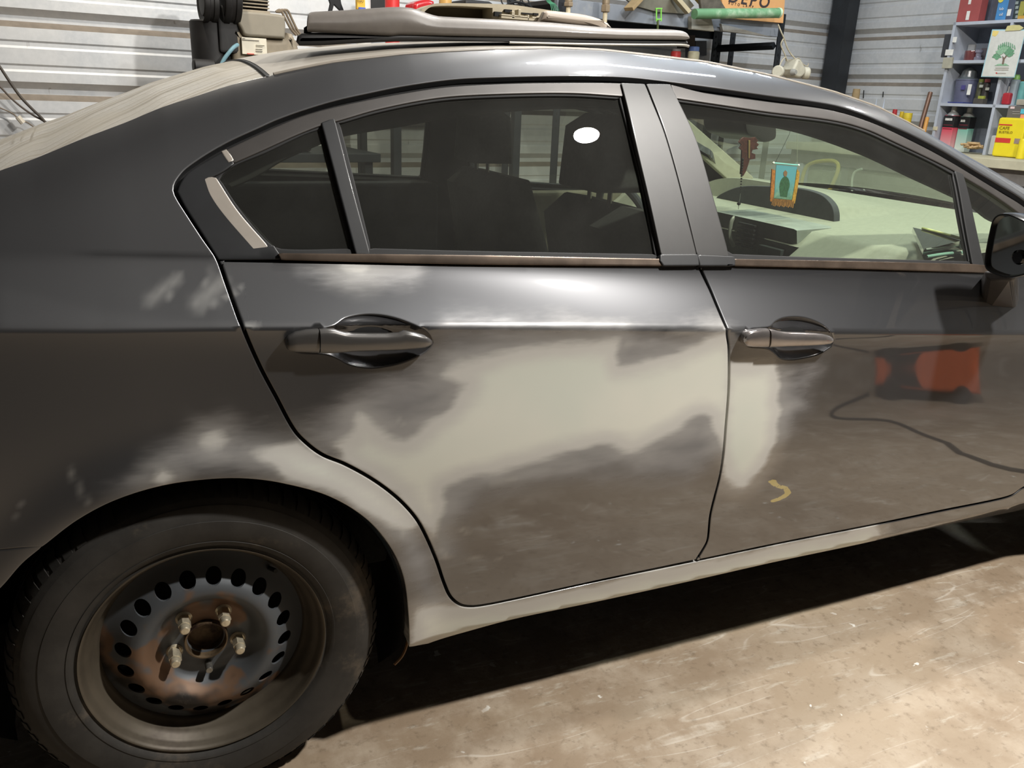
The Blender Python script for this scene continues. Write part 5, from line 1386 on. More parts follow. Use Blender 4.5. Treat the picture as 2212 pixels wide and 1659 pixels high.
bottle('orange_jar', 'small orange and blue jar just above the beige moulding', 'jar', (950, -40), (974, 30), 2.9, plain('orange_blue_jar', (206, 160, 90), .4), z0=1.3812)
o = wthing('wire_bundle', 'tangle of black and green wires hanging above the beige moulding', 'wires', *bk((1150, 20), 2.9)); og = bk((1150, 20), 2.9)
mb = WB(); random.seed(3)
for k in range(7):
    x = 1085 + k * 9; mb.tube([bk((x, -30), 2.9), bk((x + random.uniform(-6, 6), -5), 2.88), bk((x + random.uniform(-10, 14), 12), 2.86), bk((x + 18, 24 + random.uniform(-4, 6)), 2.84), bk((x + 26, 50), 2.84)], .0035, 6)
mb.tube([bk((1085, 18), 2.86), bk((1105, 6), 2.84), bk((1128, 6), 2.84), bk((1148, 16), 2.84), bk((1152, 30), 2.84)], .006, 8)
mb.put('black_wires', RUBBER, o, og)
mb = WB()
for k in range(5): mb.tube([bk((1176 + 2 * k, -20), 2.56), bk((1181 + 2 * k, 2), 2.57), bk((1190 + 3 * k, 12), 2.57), bk((1193 + 5 * k, 40), 2.57)], .0022, 5)
mb.put('green_wires', plain('green_wire', (84, 150, 116), .5), o, og)
o = wthing('dark_machine', 'dark machine body on the bench above the upturned moulding', 'machine', 1.95, 2.9, 1.38); og = (1.95, 2.9, 1.38)
WB().box(1.95, 2.85, 1.381, 2.12, 3.05, 1.72, .02).put('body', CD, o, og)
bk_poly('black_cloth', 'black strap hanging by the wall left of the yellow bottle', 'strap', [(708, -10), (735, -10), (738, 8), (744, 24), (736, 24), (722, 10), (718, 26), (710, 26), (714, 8)], 3.0, .02, RUBBER, .004)
bk_poly('dark_bracket', 'dark bracket on the wall between the yellow and the red bottle', 'bracket', [(798, -20), (836, -20), (834, 30), (802, 30)], 3.12, .04, CD, .004)

# ---- respirator hanging from the rack
o = wthing('respirator_mask', 'dusty cream respirator mask hanging by its straps from the rack corner', 'mask', *bk((1715, 150), 2.55)); og = bk((1715, 150), 2.55)
RM = plain('dusty_cream_rubber', (196, 190, 170), .6, var=.1, scale=20); RM2 = plain('dusty_grey_filter', (150, 148, 140), .7)
P = [back_at(p, 2.55) for p in [(1700, 150), (1706, 138), (1710, 128), (1716, 128), (1724, 140), (1728, 150), (1726, 160), (1716, 168), (1704, 164)]]
WB().prism([tuple(q) for q in densify(P, .006, 60)], 2.50, 2.60, 'y', .015, seg=4).put('face_piece', RM, o, og)
for px, s in (((1681, 155), -1), ((1740, 158), 1)):
    a, b_, z = bk(px, 2.53); M = T(a, b_, z) @ Rm(60 * s, 'Z') @ Rm(90, 'X')
    WB().lathe([(.0001, .022), (.030, .022), (.036, .014), (.036, -.012), (.028, -.02), (.0001, -.02)], 28, M, cap=False).put('filter_cartridge', RM, o, og)
a, b_, z = bk((1714, 156), 2.49); WB().lathe([(.0001, .02), (.012, .02), (.018, .006), (.02, -.01)], 24, T(a, b_, z) @ Rm(90, 'X'), cap=False).put('exhale_valve', RM2, o, og)
mb = WB()
mb.tube([bk((1681, 53), 2.56), bk((1688, 70), 2.54), bk((1694, 84), 2.54), bk((1700, 102), 2.54), bk((1708, 116), 2.54), bk((1718, 128), 2.53), bk((1722, 142), 2.53)], .0042, 6)
mb.tube([bk((1692, 84), 2.54), bk((1687, 96), 2.54), bk((1692, 110), 2.54), bk((1697, 122), 2.54), bk((1698, 132), 2.54)], .004, 6)
mb.tube([bk((1684, 142), 2.53), bk((1690, 130), 2.53), bk((1697, 124), 2.53), bk((1701, 132), 2.53)], .0035, 6)
mb.tube([bk((1718, 128), 2.53), bk((1726, 126), 2.53), bk((1734, 138), 2.53), bk((1744, 143), 2.53), bk((1746, 137), 2.53)], .003, 6)
mb.put('strap', plain('dusty_elastic', (186, 176, 150), .7, var=.15, scale=90), o, og)
# ------------------------------------------------------------------ painted shelf unit on the right-hand wall
SA, SB = 4.98, 5.24            # front and back of the shelves (wall frame a)
SHP = plain('pale_blue_grey_paint', (176, 181, 190), .7, var=.08, scale=8, dirt=((176, 174, 164), .62))
SH = wthing('shelf_unit', 'pale grey painted wooden shelf unit with crowded compartments on the right wall', 'shelf', SA, 1.9, 1.03)
so = (SA, 1.9, 1.03)
def sz(px, a=SA): return side_at(px, a)[1]
def sb(px, a=SA): return side_at(px, a)[0]
bl = sb((2060, 49)); z_top = sz((2075, 47.5)); z2 = sz((2080, 130)); z3 = sz((2060, 223)); zbench = 1.035; ztb = 1.0362
br_ = bl - 1.15
bdiv = sb((2186, 50)); tb = .018
WB().box(SA, bl - tb, zbench, SB, bl, z_top, .001).put('side_panel', SHP, SH, so)
WB().box(SA, br_, zbench, SB, br_ + tb, z_top, .001).put('side_panel', SHP, SH, so)
WB().box(SA, bdiv - tb / 2, zbench, SB, bdiv + tb / 2, z_top - tb, .001).put('divider', SHP, SH, so)
for z in (z_top, z2, z3): WB().box(SA, br_ + tb, z - tb, SB, bl - (0 if z == z_top else tb), z, .001).put('shelf_board', SHP, SH, so)
WB().box(SB - .006, br_, zbench, SB, bl, z_top + .45, .0).put('back_board', plain('blue_grey_back_board', (150, 158, 172), .8, var=.1), SH, so)
WB().box(SA, br_, z_top, SB, br_ + tb, z_top + .45, .001).put('upper_side', SHP, SH, so)
# bench
bo_ = (4.75, 1.6, 0)
BE = wthing('work_bench', 'long grey bench with a worn cream top under the shelf unit', 'bench', *bo_)
WOODC = plain('worn_cream_bench_top', (182, 176, 150), .7, var=.1, scale=9, dirt=((130, 122, 104), .6))
WB().box(4.60, .3, .985, 5.25, 3.0, zbench, .004).put('bench_top', WOODC, BE, bo_)
WB().box(4.64, .32, .90, 4.67, 2.98, .985, .002).put('apron', plain('grey_apron', (118, 114, 110), .7, var=.15), BE, bo_)
for a in (4.68, 5.18):
    for b in (.4, 1.65, 2.9): WB().box(a - .035, b - .035, 0, a + .035, b + .035, .985, .002).put('leg', SHP, BE, bo_)
WB().box(4.66, .35, .35, 5.2, 2.95, .38, .002).put('lower_shelf', plain('brown_lower_shelf', (84, 74, 66), .8), BE, bo_)

def s_item(name, label, cat, px0, px1, a, depth, mat, z0=None, bev=.004, group=None, part='body'):
    """box standing on a shelf; its face shows between two photo points (top-left, bottom-right)"""
    if px0[1] < 0: px0 = (px0[0] - .22 * px0[1], px0[1])   # tops out of frame: x was read at the frame edge, verticals lean
    (b0, z1), (b1, zz) = side_at(px0, a), side_at(px1, a); z0 = zz if z0 is None else z0
    z0 += .0012; og = (a, (b0 + b1) / 2, z0); o = wthing(name, label, cat, *og, group)
    WB().box(a, min(b0, b1), z0, a + depth, max(b0, b1), z1, bev).put(part, mat, o, og); return o, og
def s_box(par, og, px0, px1, a, mat, name, th=.002):
    (b0, z1), (b1, z0) = side_at(px0, a), side_at(px1, a)
    WB().box(a, min(b0, b1), min(z0, z1), a + th, max(b0, b1), max(z0, z1)).put(name, mat, par, og)
def s_text(t, px, a, h, par, og, mat, sx=1.0, bold=0.0):
    b, z = side_at(px, a)
    M = T(a - og[0], b - og[1], z - og[2]) @ Rm(-90, 'Z') @ Rm(90, 'X')
    return lettering(t, h, M, mat, par, sx=sx, bold=bold)
def s_cyl(name, label, cat, cx, top, r_px, a, z0, prof, mat, group=None, part='container'):
    b, z1 = side_at((cx, top), a); d = float(np.dot(CAM_ROT[2], np.array(wpt(a, b, z1)) - CAM_POS)); r = r_px * d / FOCAL; z0 += .0012; H = z1 - z0
    og = (a, b, z0); o = wthing(name, label, cat, *og, group)
    WB().lathe([(max(.0001, p * r), q * H) for p, q in prof], 28, T(a, b, z0), cap=False).put(part, mat, o, og); return o, og, r, H, (a, b, z0)
WHITE = plain('white_plastic', (214, 212, 204), .5, var=.04); BLK = plain('black_label', (32, 32, 34), .5)
WTXT = plain('white_print', (226, 224, 216), .5)
# top row
REDP = plain('faded_red_case', (158, 78, 76), .5, var=.08)
o, og = s_item('red_case', 'tall faded red case with a pale stripe at the left end of the top shelf', 'case', (2073, -40), (2112, 46), SA + .02, .07, REDP, z_top)
s_box(o, og, (2094, -6), (2096.5, 9), SA + .018, WTXT, 'pale_stripe'); s_box(o, og, (2089, 24), (2092, 43), SA + .018, WTXT, 'pale_stripe')
s_item('grey_folder', 'flat grey folder standing between the red case and the blue bottle', 'folder', (2122, -30), (2136, 45), SA + .19, .03, plain('grey_folder', (128, 132, 146), .7), z_top)
s_item('dark_box', 'narrow dark box left of the blue bottle on the top shelf', 'box', (2145, -30), (2151, 42), SA + .10, .06, plain('charcoal_box', (84, 86, 94), .7), z_top)
o, og = s_item('blue_bottle', 'flat blue bottle with a yellow emblem on the top shelf', 'bottle', (2156, -50), (2172, 42), SA + .03, .06, plain('bright_blue_plastic', (72, 134, 186), .45), z_top, .008)
b, z = side_at((2162, 0), SA + .027); WB().lathe([(.012, 0), (.016, 0), (.016, .002), (.012, .002)], 20, T(SA + .027, b, z + .002) @ Rm(90, 'Y')).put('yellow_emblem', plain('emblem_yellow', (214, 206, 90), .5), o, og)
s_text('lub', (2158, 22), SA + .026, .022, o, og, WTXT); s_text('oil', (2158, 34), SA + .026, .022, o, og, WTXT)
o, og = s_item('oil_bottle', 'dark grey bottle with pale print right of the blue one', 'bottle', (2178, -50), (2187, 42), SA + .03, .06, plain('dark_blue_grey', (74, 82, 100), .5), z_top, .008)
s_box(o, og, (2177, 20), (2182, 34), SA + .028, WTXT, 'pale_print')
o, og = s_item('oil_bottle', 'nearly black bottle with a column of pale print on the top shelf', 'bottle', (2193, -50), (2201, 43), SA + .03, .06, plain('near_black_green', (44, 54, 56), .5), z_top, .008)
for yy in (6, 16, 26, 36): s_box(o, og, (2194, yy - 3), (2199, yy + 3), SA + .028, plain('grey_print', (140, 150, 146), .5), 'pale_print')
o, og = s_item('yellow_trim_bottle', 'dark bottle with yellow trim at the right end of the top shelf', 'bottle', (2208, -50), (2228, 43), SA + .03, .06, plain('dark_olive', (70, 68, 52), .5), z_top, .008)
s_box(o, og, (2199, 34), (2214, 40), SA + .027, plain('ochre', (196, 150, 66), .5), 'yellow_band'); s_box(o, og, (2205, 3), (2210, 34), SA + .027, plain('dull_yellow', (150, 146, 70), .5), 'yellow_stripe')
# second row: safety glasses / tape pieces
o, og, *_ = s_cyl('tape_roll', 'dark red tape roll lying on the second shelf beside a clear reel', 'tape', 2101, 110, 15, SA + .09, z2, [(.45, 0), (1, 0), (1, .9), (.95, 1), (.5, 1), (.45, .9)], plain('dark_red_tape', (110, 62, 62), .15, coat=1))
o, og, *_ = s_cyl('clear_reel', 'shiny clear plastic reel right of the red tape roll', 'reel', 2116, 108, 8, SA + .05, z2, [(.6, 0), (1, 0), (1, .3), (.7, .35), (.7, .7), (1, .75), (1, 1), (.6, 1)], plain('shiny_grey_reel', (150, 146, 160), .12, metal=.4, coat=1))
o, og = s_item('white_paper_cone', 'crumpled white paper behind the red tape roll', 'paper', (2091, 96), (2102, 118), SA + .15, .02, plain('white_paper', (180, 180, 180), .8), z2, .006)
s_item('brown_block', 'brown block behind the tree poster on the second shelf', 'block', (2120, 104), (2140, 128), SA + .10, .05, plain('brown_block', (84, 76, 78), .7), z2)
s_item('dark_pack', 'dark pack at the right end of the second shelf', 'box', (2206, 95), (2240, 130), SA + .05, .1, plain('dark_pack', (70, 74, 84), .7), z2)
# third row
CLR = plain('purple_grey_tub', (98, 100, 122), .4, var=.1)
o, og, r, H, q = s_cyl('plastic_tub', 'translucent purple-grey tub with a clear domed lid on the third shelf', 'tub', 2092, 172, 24, SA + .11, z3, [(.86, 0), (.9, .03), (1, .95), (1.04, .96), (1.04, 1)], CLR)
WB().lathe([(r * 1.04, H), (r * .9, H * 1.05), (r * .7, H * 1.1), (r * .62, H * 1.35), (r * .3, H * 1.48), (.0001, H * 1.5)], 28, T(*q), cap=False).put('domed_lid', plain('smoky_clear_lid', (94, 100, 104), .2, coat=1), o, og)
s_box(o, og, (2077, 184), (2084, 194), SA + .035, plain('violet_spot', (70, 66, 120), .5), 'violet_spot'); s_box(o, og, (2092, 182), (2095, 205), SA + .033, WTXT, 'light_stripe')
for i, (cx, col, cc, lab) in enumerate(((2120, (74, 74, 56), (120, 124, 60), 'spray can with an olive lid and white blob behind the poster edge'), (2133, (58, 54, 52), (196, 100, 104), 'spray can with a pink lid next to the divider'))):
    o, og, r, H, q = s_cyl('spray_can', lab, 'can', cx, 178, 7, SA + .08 - .02 * i, z3, [(.95, 0), (1, .02), (1, .95), (.8, 1)], plain('can_dark_%d' % i, col, .4, var=.3, scale=60), 'dark spray cans left of the divider')
    WB().lathe([(r * .8, H), (r * .8, H * 1.15), (.0001, H * 1.16)], 20, T(*q), cap=False).put('lid', plain('can_lid_%d' % i, cc, .4), o, og)
    s_box(o, og, (cx - 4, 183 + 6 * i), (cx + 3, 189 + 6 * i), SA + .045 - .02 * i, plain('pale_can_print', (176, 176, 164), .5), 'pale_print')
s_item('grey_rag', 'dark folded rag on the third shelf edge in front of the spray cans', 'rag', (2103, 212), (2122, 222), SA + .01, .05, plain('dark_rag', (74, 70, 64), .9), z3, .004)
s_item('yellow_tag', 'small yellow-green tag in front of the spray cans', 'tag', (2113, 207), (2124, 214), SA + .01, .02, plain('lime', (150, 156, 66), .6), None, .001)
s_item('cap_box', 'red and olive box behind the small red bottle', 'box', (2188, 172), (2200, 196), SA + .13, .05, plain('olive_red_box', (130, 98, 50), .6), z3)
o, og = s_item('red_bottle', 'small red bottle with a white cap right of the divider', 'bottle', (2166, 200), (2178, 225), SA + .02, .035, plain('cherry_red', (168, 44, 54), .4), z3, .01)
(b0, z1), (b1, z0) = side_at((2171, 186), SA + .05), side_at((2181, 200), SA + .05); WB().lathe([(.014, z0 - .004), (.009, z0 + .01), (.009, z1)], 16, T(SA + .075, (b0 + b1) / 2, 0)).put('cap', WHITE, o, og)
s_box(o, og, (2166, 206), (2176, 216), SA + .048, plain('pale_round_label', (190, 170, 176), .5), 'label')
o, og, r, H, q = s_cyl('spray_can', 'tall silver-blue spray can with a green nozzle on the third shelf', 'can', 2196, 172, 9.5, SA + .07, z3, [(.95, 0), (1, .02), (1, .95), (.75, 1)], plain('silver_blue_can', (158, 170, 178), .35, metal=.3, var=.05))
WB().lathe([(r * .7, H), (r * .7, H * 1.12), (r * .4, H * 1.2), (.0001, H * 1.2)], 20, T(*q), cap=False).put('nozzle', plain('lime_green_cap', (130, 176, 96), .4), o, og)
s_cyl('spray_can', 'teal spray can at the right edge beside the silver-blue one', 'can', 2213, 176, 8, SA + .07, z3, [(.95, 0), (1, .02), (1, .95), (.75, 1)], plain('teal_can', (100, 156, 152), .35))
s_item('blue_mat', 'thin dark blue mat at the left of the third shelf', 'mat', (2047, 219.5), (2080, 222.5), SA + .004, .1, plain('navy_mat', (62, 70, 124), .7), z3, .0005)
# bottom row: two rectangular cans, wood chips, yellow tin
def grad_can(name, lab, px_tl, px_br, a, c0, c1, txt, tx_px, capc, sx=.78):
    (b0, z1), (b1, _) = side_at(px_tl, a), side_at(px_br, a); z0 = ztb; og = (a, (b0 + b1) / 2, z0)
    m, nt, b_ = nmat(name + '_' + str(c0[0])); tc = nt.nodes.new('ShaderNodeTexCoord'); sp = nt.nodes.new('ShaderNodeSeparateXYZ'); nt.links.new(tc.outputs['Object'], sp.inputs[0])
    H = z1 - z0
    nt.links.new(mixrgb(nt, maprange(nt, sp.outputs[2], .0, H * .65, smooth=False), srgb(*c1), srgb(*c0)), b_.inputs['Base Color']); b_.inputs['Roughness'].default_value = .35
    o = wthing(name, lab, 'can', *og, 'rectangular solvent cans in the bottom compartment')
    WB().box(a, min(b0, b1), z0, a + .065, max(b0, b1), z1, .006).put('body', m, o, og)
    WB().box(a - .0012, min(b0, b1) - .001, z1 - H * .34, a + .066, max(b0, b1) + .001, z1 - .002, .004).put('black_band', BLK, o, og)
    bc = (b0 + b1) / 2; ac = a + .033
    WB().lathe([(.036, z1 - .001), (.030, z1 + .012), (.018, z1 + .022), (.0165, z1 + .026), (.0165, z1 + .052), (.0001, z1 + .054)], 20, T(ac, bc, 0), cap=False).put('neck', plain('grey_spout', (160, 160, 158), .4, metal=.3), o, og)
    t = s_text(txt, tx_px, a - .0022, .026, o, og, WTXT, bold=.0012, sx=sx)
    for yy in (269, 277): s_box(o, og, (px_tl[0] + 2 - (yy - 250) * .2, yy), (px_br[0] - 3 - (yy - 250) * .2, yy + 2.2), a - .002, plain('faint_can_print', tuple(int(x * .62) for x in c0), .5), 'print_line', .001)
    return o
grad_can('solvent_can', 'rectangular can fading red to white with a black band, lettered nason', (2040, 248.5), (2064, 250), SA + .03, (206, 66, 86), (214, 176, 176), 'nason', (2041.5, 259.5), None)
grad_can('solvent_can', 'rectangular can fading green to white, right of the red one', (2074, 251), (2097, 252), SA + .075, (120, 178, 160), (206, 212, 200), 'son', (2075, 263), None)
o = wthing('leather_gloves', 'crumpled tan leather gloves on the bench in front of the cans', 'gloves', SA + .02, side_at((2105, 308), SA + .02)[0], zbench); og = (SA + .02, side_at((2105, 308), SA + .02)[0], zbench)
GL_ = plain('tan_leather', (184, 154, 112), .8, var=.2, scale=40); random.seed(11); mb = WB()
for k in range(11):
    cx, cy = random.uniform(-.05, .05), random.uniform(-.035, .035); M = T(og[0] + cx * .5, og[1] + cy, zbench + .034 + .035 * (1 - abs(cy) / .08) * random.random()) @ Rm(random.uniform(0, 180), 'Z') @ Rm(random.uniform(-25, 25), 'X')
    mb.box(-.035, -.018, -.006, .035, .018, .006, .005, M, 3)
mb.put('crumpled_leather', GL_, o, og)
YEL = plain('bright_yellow_tin', (226, 206, 40), .4, var=.04)
o, og = s_item('yellow_tin', 'bright yellow coffee tin with a red label on the bench', 'tin', (2158, 253), (2204, 322), SA - .10, .09, YEL, zbench, .014)
RL = plain('label_red2', (206, 60, 52), .5); DK2 = plain('dark_olive_ink', (120, 100, 24), .6)
s_box(o, og, (2158, 267.5), (2186, 271.5), SA - .102, RL, 'red_band'); s_box(o, og, (2151, 297), (2181, 309), SA - .102, RL, 'red_label')
s_text('CAFE', (2158, 279), SA - .1025, .024, o, og, DK2, sx=1.1); s_text('BUSTELO', (2157, 287), SA - .1025, .018, o, og, DK2, sx=1.1)
s_box(o, og, (2192, 299), (2203, 311), SA - .102, plain('grey_code_panel', (150, 130, 120), .6), 'code_panel')
s_cyl('yellow_tub', 'round yellow lid at the right edge in front of the tin', 'lid', 2213, 300, 9, SA - .14, zbench, [(.95, 0), (1, .1), (1, .9), (.8, 1), (.0001, 1)], YEL)
s_item('white_cup', 'white cup stack left of the yellow tin behind the divider', 'cup', (2141, 292), (2150, 318), SA + .02, .03, WHITE, zbench, .01)
o, og = s_item('sandpaper_box', 'dark grey box with a colour stripe hanging over the yellow tin', 'box', (2179, 228), (2230, 257), SA - .06, .05, plain('sandpaper_box_grey', (96, 92, 88), .7), None, .002)
s_box(o, og, (2183, 230), (2191, 235), SA - .062, plain('pink_sticker', (216, 190, 188), .6), 'sticker'); s_box(o, og, (2206, 235), (2214, 246), SA - .062, plain('cyan_patch', (90, 180, 200), .5), 'cyan_patch'); s_box(o, og, (2205, 247), (2214, 256), SA - .062, plain('salmon_patch', (220, 140, 110), .5), 'salmon_patch')
for yy in (240, 245): s_box(o, og, (2187, yy), (2203, yy + 2), SA - .062, plain('grey_print2', (150, 146, 140), .6), 'print_line')
s_item('folded_cloth', 'pale folded cloth on the third shelf above the dark grey box', 'cloth', (2196, 214), (2226, 229), SA - .055, .05, plain('pale_cloth', (156, 150, 136), .9), None, .006)
# small white hooks and the switch box on the side panel
s_item('wall_switch', 'cream switch box on the left edge of the shelf unit', 'switch', (2038, 124), (2053, 148), SA - .02, .018, plain('cream_switch', (170, 166, 148), .6), None, .003)
s_item('tape_piece', 'scrap of white tape above the cream switch box', 'tape', (2043, 107), (2057, 120), SA - .006, .004, WTXT, None, .001)
s_item('dark_conduit', 'thin dark conduit left of the shelf unit', 'conduit', (2041, 74), (2046.5, 124), SA + .02, .014, DKGREY, None, .003)
s_item('light_stain', 'small pale chip on the upper left edge of the shelf', 'chip', (2059, 80), (2065, 92), SA - .003, .002, WTXT, None, .0005)
s_item('bent_hook', 'small pale hook low on the left panel of the shelf', 'hook', (2016, 273), (2024, 282), SA - .004, .003, plain('cream_hook', (200, 190, 160), .6), None, .001)
# tree poster
PO = wthing('tree_poster', 'white poster of a green tree with a yellow sun, tucked over the shelf divider', 'poster', SA - .03, sb((2165, 166)), sz((2165, 166), SA - .03)); po = (SA - .03, sb((2165, 166)), sz((2165, 166), SA - .03))
def sp_poly(px, a, th, mat, name, par, og, ds=None):
    P = [side_at(p, a) for p in px]
    if ds: P = [tuple(q) for q in densify(P, ds, 60)]
    WB().prism(P, a, a + th, 'x').put(name, mat, par, og, smooth=False)
sp_poly([(2143.2, 63.5), (2217, 63.5), (2191.5, 167.5), (2119, 166)], SA - .030, .001, plain('pale_blue_border', (160, 200, 208), .6), 'border', PO, po)
sp_poly([(2144.6, 66), (2215, 66), (2190, 166), (2121, 164.5)], SA - .0316, .001, plain('poster_paper', (206, 206, 198), .65, var=.05, scale=30), 'paper', PO, po)
sp_poly([(2144.5, 66), (2158, 67), (2155, 74), (2150, 79), (2143, 77)], SA - .0326, .0008, plain('sun_yellow', (224, 200, 120), .6), 'sun', PO, po)
TG = plain('leaf_green', (104, 150, 116), .6, var=.25, scale=160); TG2 = plain('leaf_green_pale', (140, 178, 146), .6, var=.2, scale=160)
random.seed(5)
for i, (cx, cy, rx, ry, m_) in enumerate(((2153, 122, 9, 6, TG), (2177, 109, 12, 8, TG), (2168, 104, 9, 8, TG2), (2180, 116, 10, 6, TG), (2160, 112, 8, 6, TG2))):
    sp_poly([(cx + rx * math.cos(t) * (1 + .22 * math.sin(5 * t + i)), cy + ry * math.sin(t) * (1 + .22 * math.cos(4 * t))) for t in np.linspace(0, 2 * math.pi, 26)[:-1]], SA - .0332 - i * .0003, .0008, m_, 'tree_crown', PO, po)
for k in range(9): sp_poly([(2155 + 4.5 * k, 106 - 6 * math.sin(k / 8 * 3.14)), (2157.5 + 4.5 * k, 106 - 6 * math.sin(k / 8 * 3.14)), (2158.5 + 4.2 * k, 98 - 7 * math.sin(k / 8 * 3.14)), (2157 + 4.2 * k, 97 - 7 * math.sin(k / 8 * 3.14))], SA - .0346, .0006, TG, 'tree_twig', PO, po)
sp_poly([(2164, 139), (2168, 139), (2170, 128), (2176, 119), (2172, 121), (2169, 125), (2165, 120), (2166, 129)], SA - .0350, .0008, plain('trunk_brown', (122, 102, 88), .6), 'tree_trunk', PO, po)
sp_poly([(2148, 142), (2156, 138), (2172, 137), (2180, 142)], SA - .0336, .0008, TG2, 'grass', PO, po)
for (x0, x1, y) in ((2150, 2179, 146), (2148, 2178, 150), (2152, 2173, 157.5)): sp_poly([(x0, y), (x1, y), (x1, y + 1.4), (x0, y + 1.4)], SA - .0336, .0006, plain('caption_grey', (170, 162, 152), .6), 'caption_line', PO, po)
sp_poly([(2151, 156.5), (2154, 156.5), (2154, 159), (2151, 159)], SA - .0342, .0006, RL, 'red_mark', PO, po)
sp_poly([(2171, 67), (2176, 56), (2188, 54), (2202, 54), (2211, 60), (2204, 65), (2190, 66)], SA - .036, .004, plain('yellowed_tape', (196, 188, 132), .5), 'tape', PO, po)

# things on the bench end, left of the shelf unit
def sjar(name, lab, cat, cx, top, bot, r_px, a, mat, lidm=None, prof=None):
    b, z1 = side_at((cx, top), a); d = float(np.dot(CAM_ROT[2], np.array(wpt(a, b, z1)) - CAM_POS)); r = r_px * d / FOCAL
    og = (a, b, ztb); o = wthing(name, lab, cat, *og); H = z1 - ztb
    prof = prof or [(.95, 0), (1, .03), (1, .9), (.9, 1), (.0001, 1)]
    WB().lathe([(max(.0001, p * r), q * H) for p, q in prof], 24, T(a, b, ztb), cap=False).put('container', mat, o, og)
    if lidm: WB().lathe([(r * 1.03, H * .86), (r * 1.03, H), (.0001, H)], 24, T(a, b, ztb), cap=False).put('lid', lidm, o, og)
    return o, og
sjar('cardboard_roll', 'tan cardboard roll standing upright near the black corner post', 'roll', 1851, 192, 212, 8, 4.95, plain('tan_cardboard', (158, 136, 100), .8))
sjar('yellow_bottle', 'yellow bottle with a pale top on the bench left of the copper pipe', 'bottle', 1962, 244, 270, 9, 4.95, plain('yellow_plastic', (206, 176, 44), .4), plain('yellow_lid', (214, 190, 60), .4))
sjar('yellow_bottle', 'narrow yellow bottle beside the wider yellow one', 'bottle', 1949, 241, 262, 4.5, 4.99, plain('yellow_plastic', (206, 176, 44), .4))
sjar('red_capped_bottle', 'bottle with a red cap peeking over the car roof line', 'bottle', 1934, 236, 250, 5, 4.95, plain('red_cap', (170, 48, 52), .4))
o = wthing('copper_pipe', 'long brown copper pipe leaning by the shelf unit', 'pipe', *sd((1990, 270), 4.9)); og = sd((1990, 270), 4.9)
mb = WB(); mb.tube([sd((2010, 200), 4.93), sd((1992, 262), 4.86), sd((1978, 320), 4.80)], .014, 12, smooth=False); mb.put('pipe', plain('dull_copper', (112, 84, 68), .45, metal=.4), o, og)
o = wthing('hand_tool', 'orange tool handle right of the copper pipe', 'tool', *sd((2000, 280), 4.84)); og = sd((2000, 280), 4.84)
mb = WB(); mb.tube([sd((2003, 255), 4.86), sd((1996, 285), 4.80), sd((1990, 320), 4.78)], .012, 10, smooth=False); mb.put('handle', plain('orange_handle', (196, 140, 66), .5), o, og)
for k, (x, y, lab) in enumerate(((1894, 214, 'white sealant nozzle on the bench, the left one'), (1911, 214, 'white sealant nozzle on the bench, the right one'))):
    b, z1 = side_at((x, y), 4.95); og = (4.95, b, zbench); o = wthing('sealant_nozzle', lab, 'nozzle', *og)
    WB().lathe([(.012, 0), (.012, (z1 - zbench) * .5), (.002, z1 - zbench), (.0001, z1 - zbench)], 14, T(4.95, b, ztb), cap=False).put('cone', plain('pale_nozzle', (186, 194, 206), .5), o, og)
for k, (x, y0, y1, lab) in enumerate(((1866, 195, 212, 'short dark hook on the wall just right of the cardboard roll'), (1908, 198, 210, 'short dark hook on the wall above the right sealant nozzle'))):
    p, q = sd((x, y0), 5.262), sd((x - 1, y1), 5.262); o = WB().tube([wpt(*p), wpt(*q)], .0035, 6).out('wall_hook', SHELL, None); tag(o, lab, 'hook', 'dark hooks on the right wall')

# things glimpsed through the windshield: yellow tubular frame and pale canister by the bench
o = wthing('tubular_cart', 'yellow tubular frame seen through the windshield', 'frame', 4.55, 3.0, .0); og = (4.55, 3.0, 0)
mb = WB(); mb.tube([sd((1722, 470), 4.45), sd((1727, 425), 4.45), sd((1737, 370), 4.45), sd((1755, 352), 4.45), sd((1790, 347), 4.45), sd((1808, 352), 4.45), sd((1810, 368), 4.45), sd((1800, 395), 4.45), sd((1788, 420), 4.45), sd((1775, 470), 4.45), sd((1770, 560), 4.45)], .013, 8)
mb.put('tube_frame', plain('dull_yellow_paint', (176, 164, 84), .5), o, og)
mb = WB(); b0, z0 = side_at((1735, 440), 4.47); b1, z1 = side_at((1795, 372), 4.47); mb.box(4.47, b1, 0, 4.58, b0, z1, .01); mb.put('canister', plain('dull_canister', (110, 116, 96), .6, var=.2), o, og)
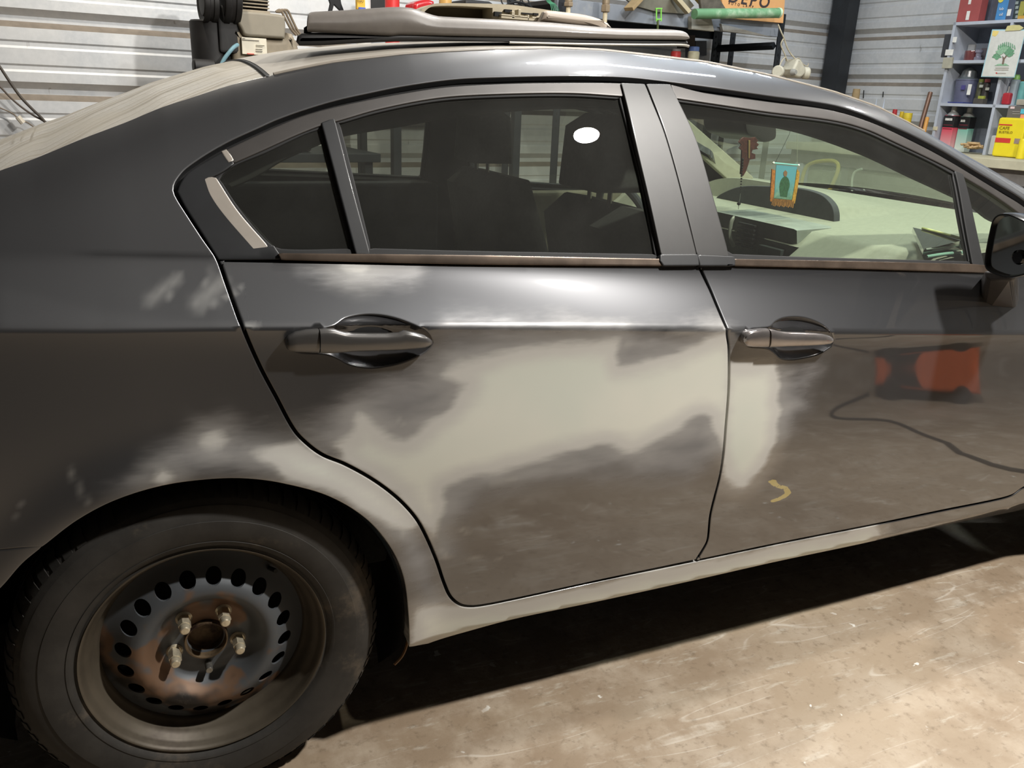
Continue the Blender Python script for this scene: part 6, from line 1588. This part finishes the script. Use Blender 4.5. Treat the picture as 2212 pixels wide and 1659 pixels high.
o = wthing('pale_pipe_stand', 'pale bent pipe seen through the windshield right of the yellow frame', 'pipe', 4.55, 2.6, 0); og = (4.55, 2.6, 0)
mb = WB(); mb.tube([sd((1862, 365), 4.45), sd((1846, 372), 4.45), sd((1840, 395), 4.45), sd((1842, 440), 4.45), sd((1846, 540), 4.45)], .007, 8); mb.put('pipe', plain('pale_pipe', (170, 180, 164), .5), o, og)

# ---- behind the camera: an orange shop machine and an air hose, mirrored in the front door
OR = thing('orange_generator', 'orange machine hood on the floor, mirrored in the front door', 'machine', (3.85, -1.72, 0))
OR.rotation_euler = (0, 0, math.radians(48))
MB().prism([(-.27, .06), (-.25, .12), (-.08, .19), (.16, .20), (.26, .15), (.28, .06)], -.13, .13, 'y', .025, seg=4).out('hood', plain('orange_hood', (222, 104, 54), .35, coat=.6), OR)
MB().prism([(-.20, .075), (-.18, .115), (-.06, .115), (-.02, .075)], -.134, .134, 'y', .004).out('side_vent', SHELL, OR)
MB().box(-.24, -.11, .028, .24, .11, .06, .01).out('chassis', SHELL, OR)
for x in (-.18, .18):
    for y in (-.12, .12): MB().lathe([(.0001, -.02), (.04, -.02), (.05, -.01), (.05, .01), (.04, .02), (.0001, .02)], 24, T(x, y, .05) @ Rm(90, 'X'), cap=False).out('wheel', RUBBER, OR)
o = MB().tube([(3.6, -1.9, .01), (3.2, -1.75, .01), (3.0, -1.55, .01), (3.15, -1.35, .01), (2.95, -.95, .01), (2.78, -.5, .01), (2.9, -.3, .01)], .009, 8).out('air_hose', RUBBER, None); tag(o, 'black air hose lying on the concrete, mirrored in the front door', 'hose')

# unseen dark mass added behind the camera's left to darken the rear quarter's reflection
CV = thing('covered_vehicle', 'vehicle under a black cover standing behind the viewer, mirrored in the rear quarter panel', 'vehicle', (-1.3, -3.1, 0))
MB().prism([(-2.1, .0), (-2.2, .7), (-1.9, .95), (-1.2, 1.05), (-.8, 1.5), (.7, 1.55), (1.3, 1.1), (2.0, .95), (2.15, .6), (2.1, 0)], -.85, .85, 'y', .12, seg=4).out('cover', plain('black_cover_cloth', (22, 21, 22), .85, var=.2, scale=6), CV)
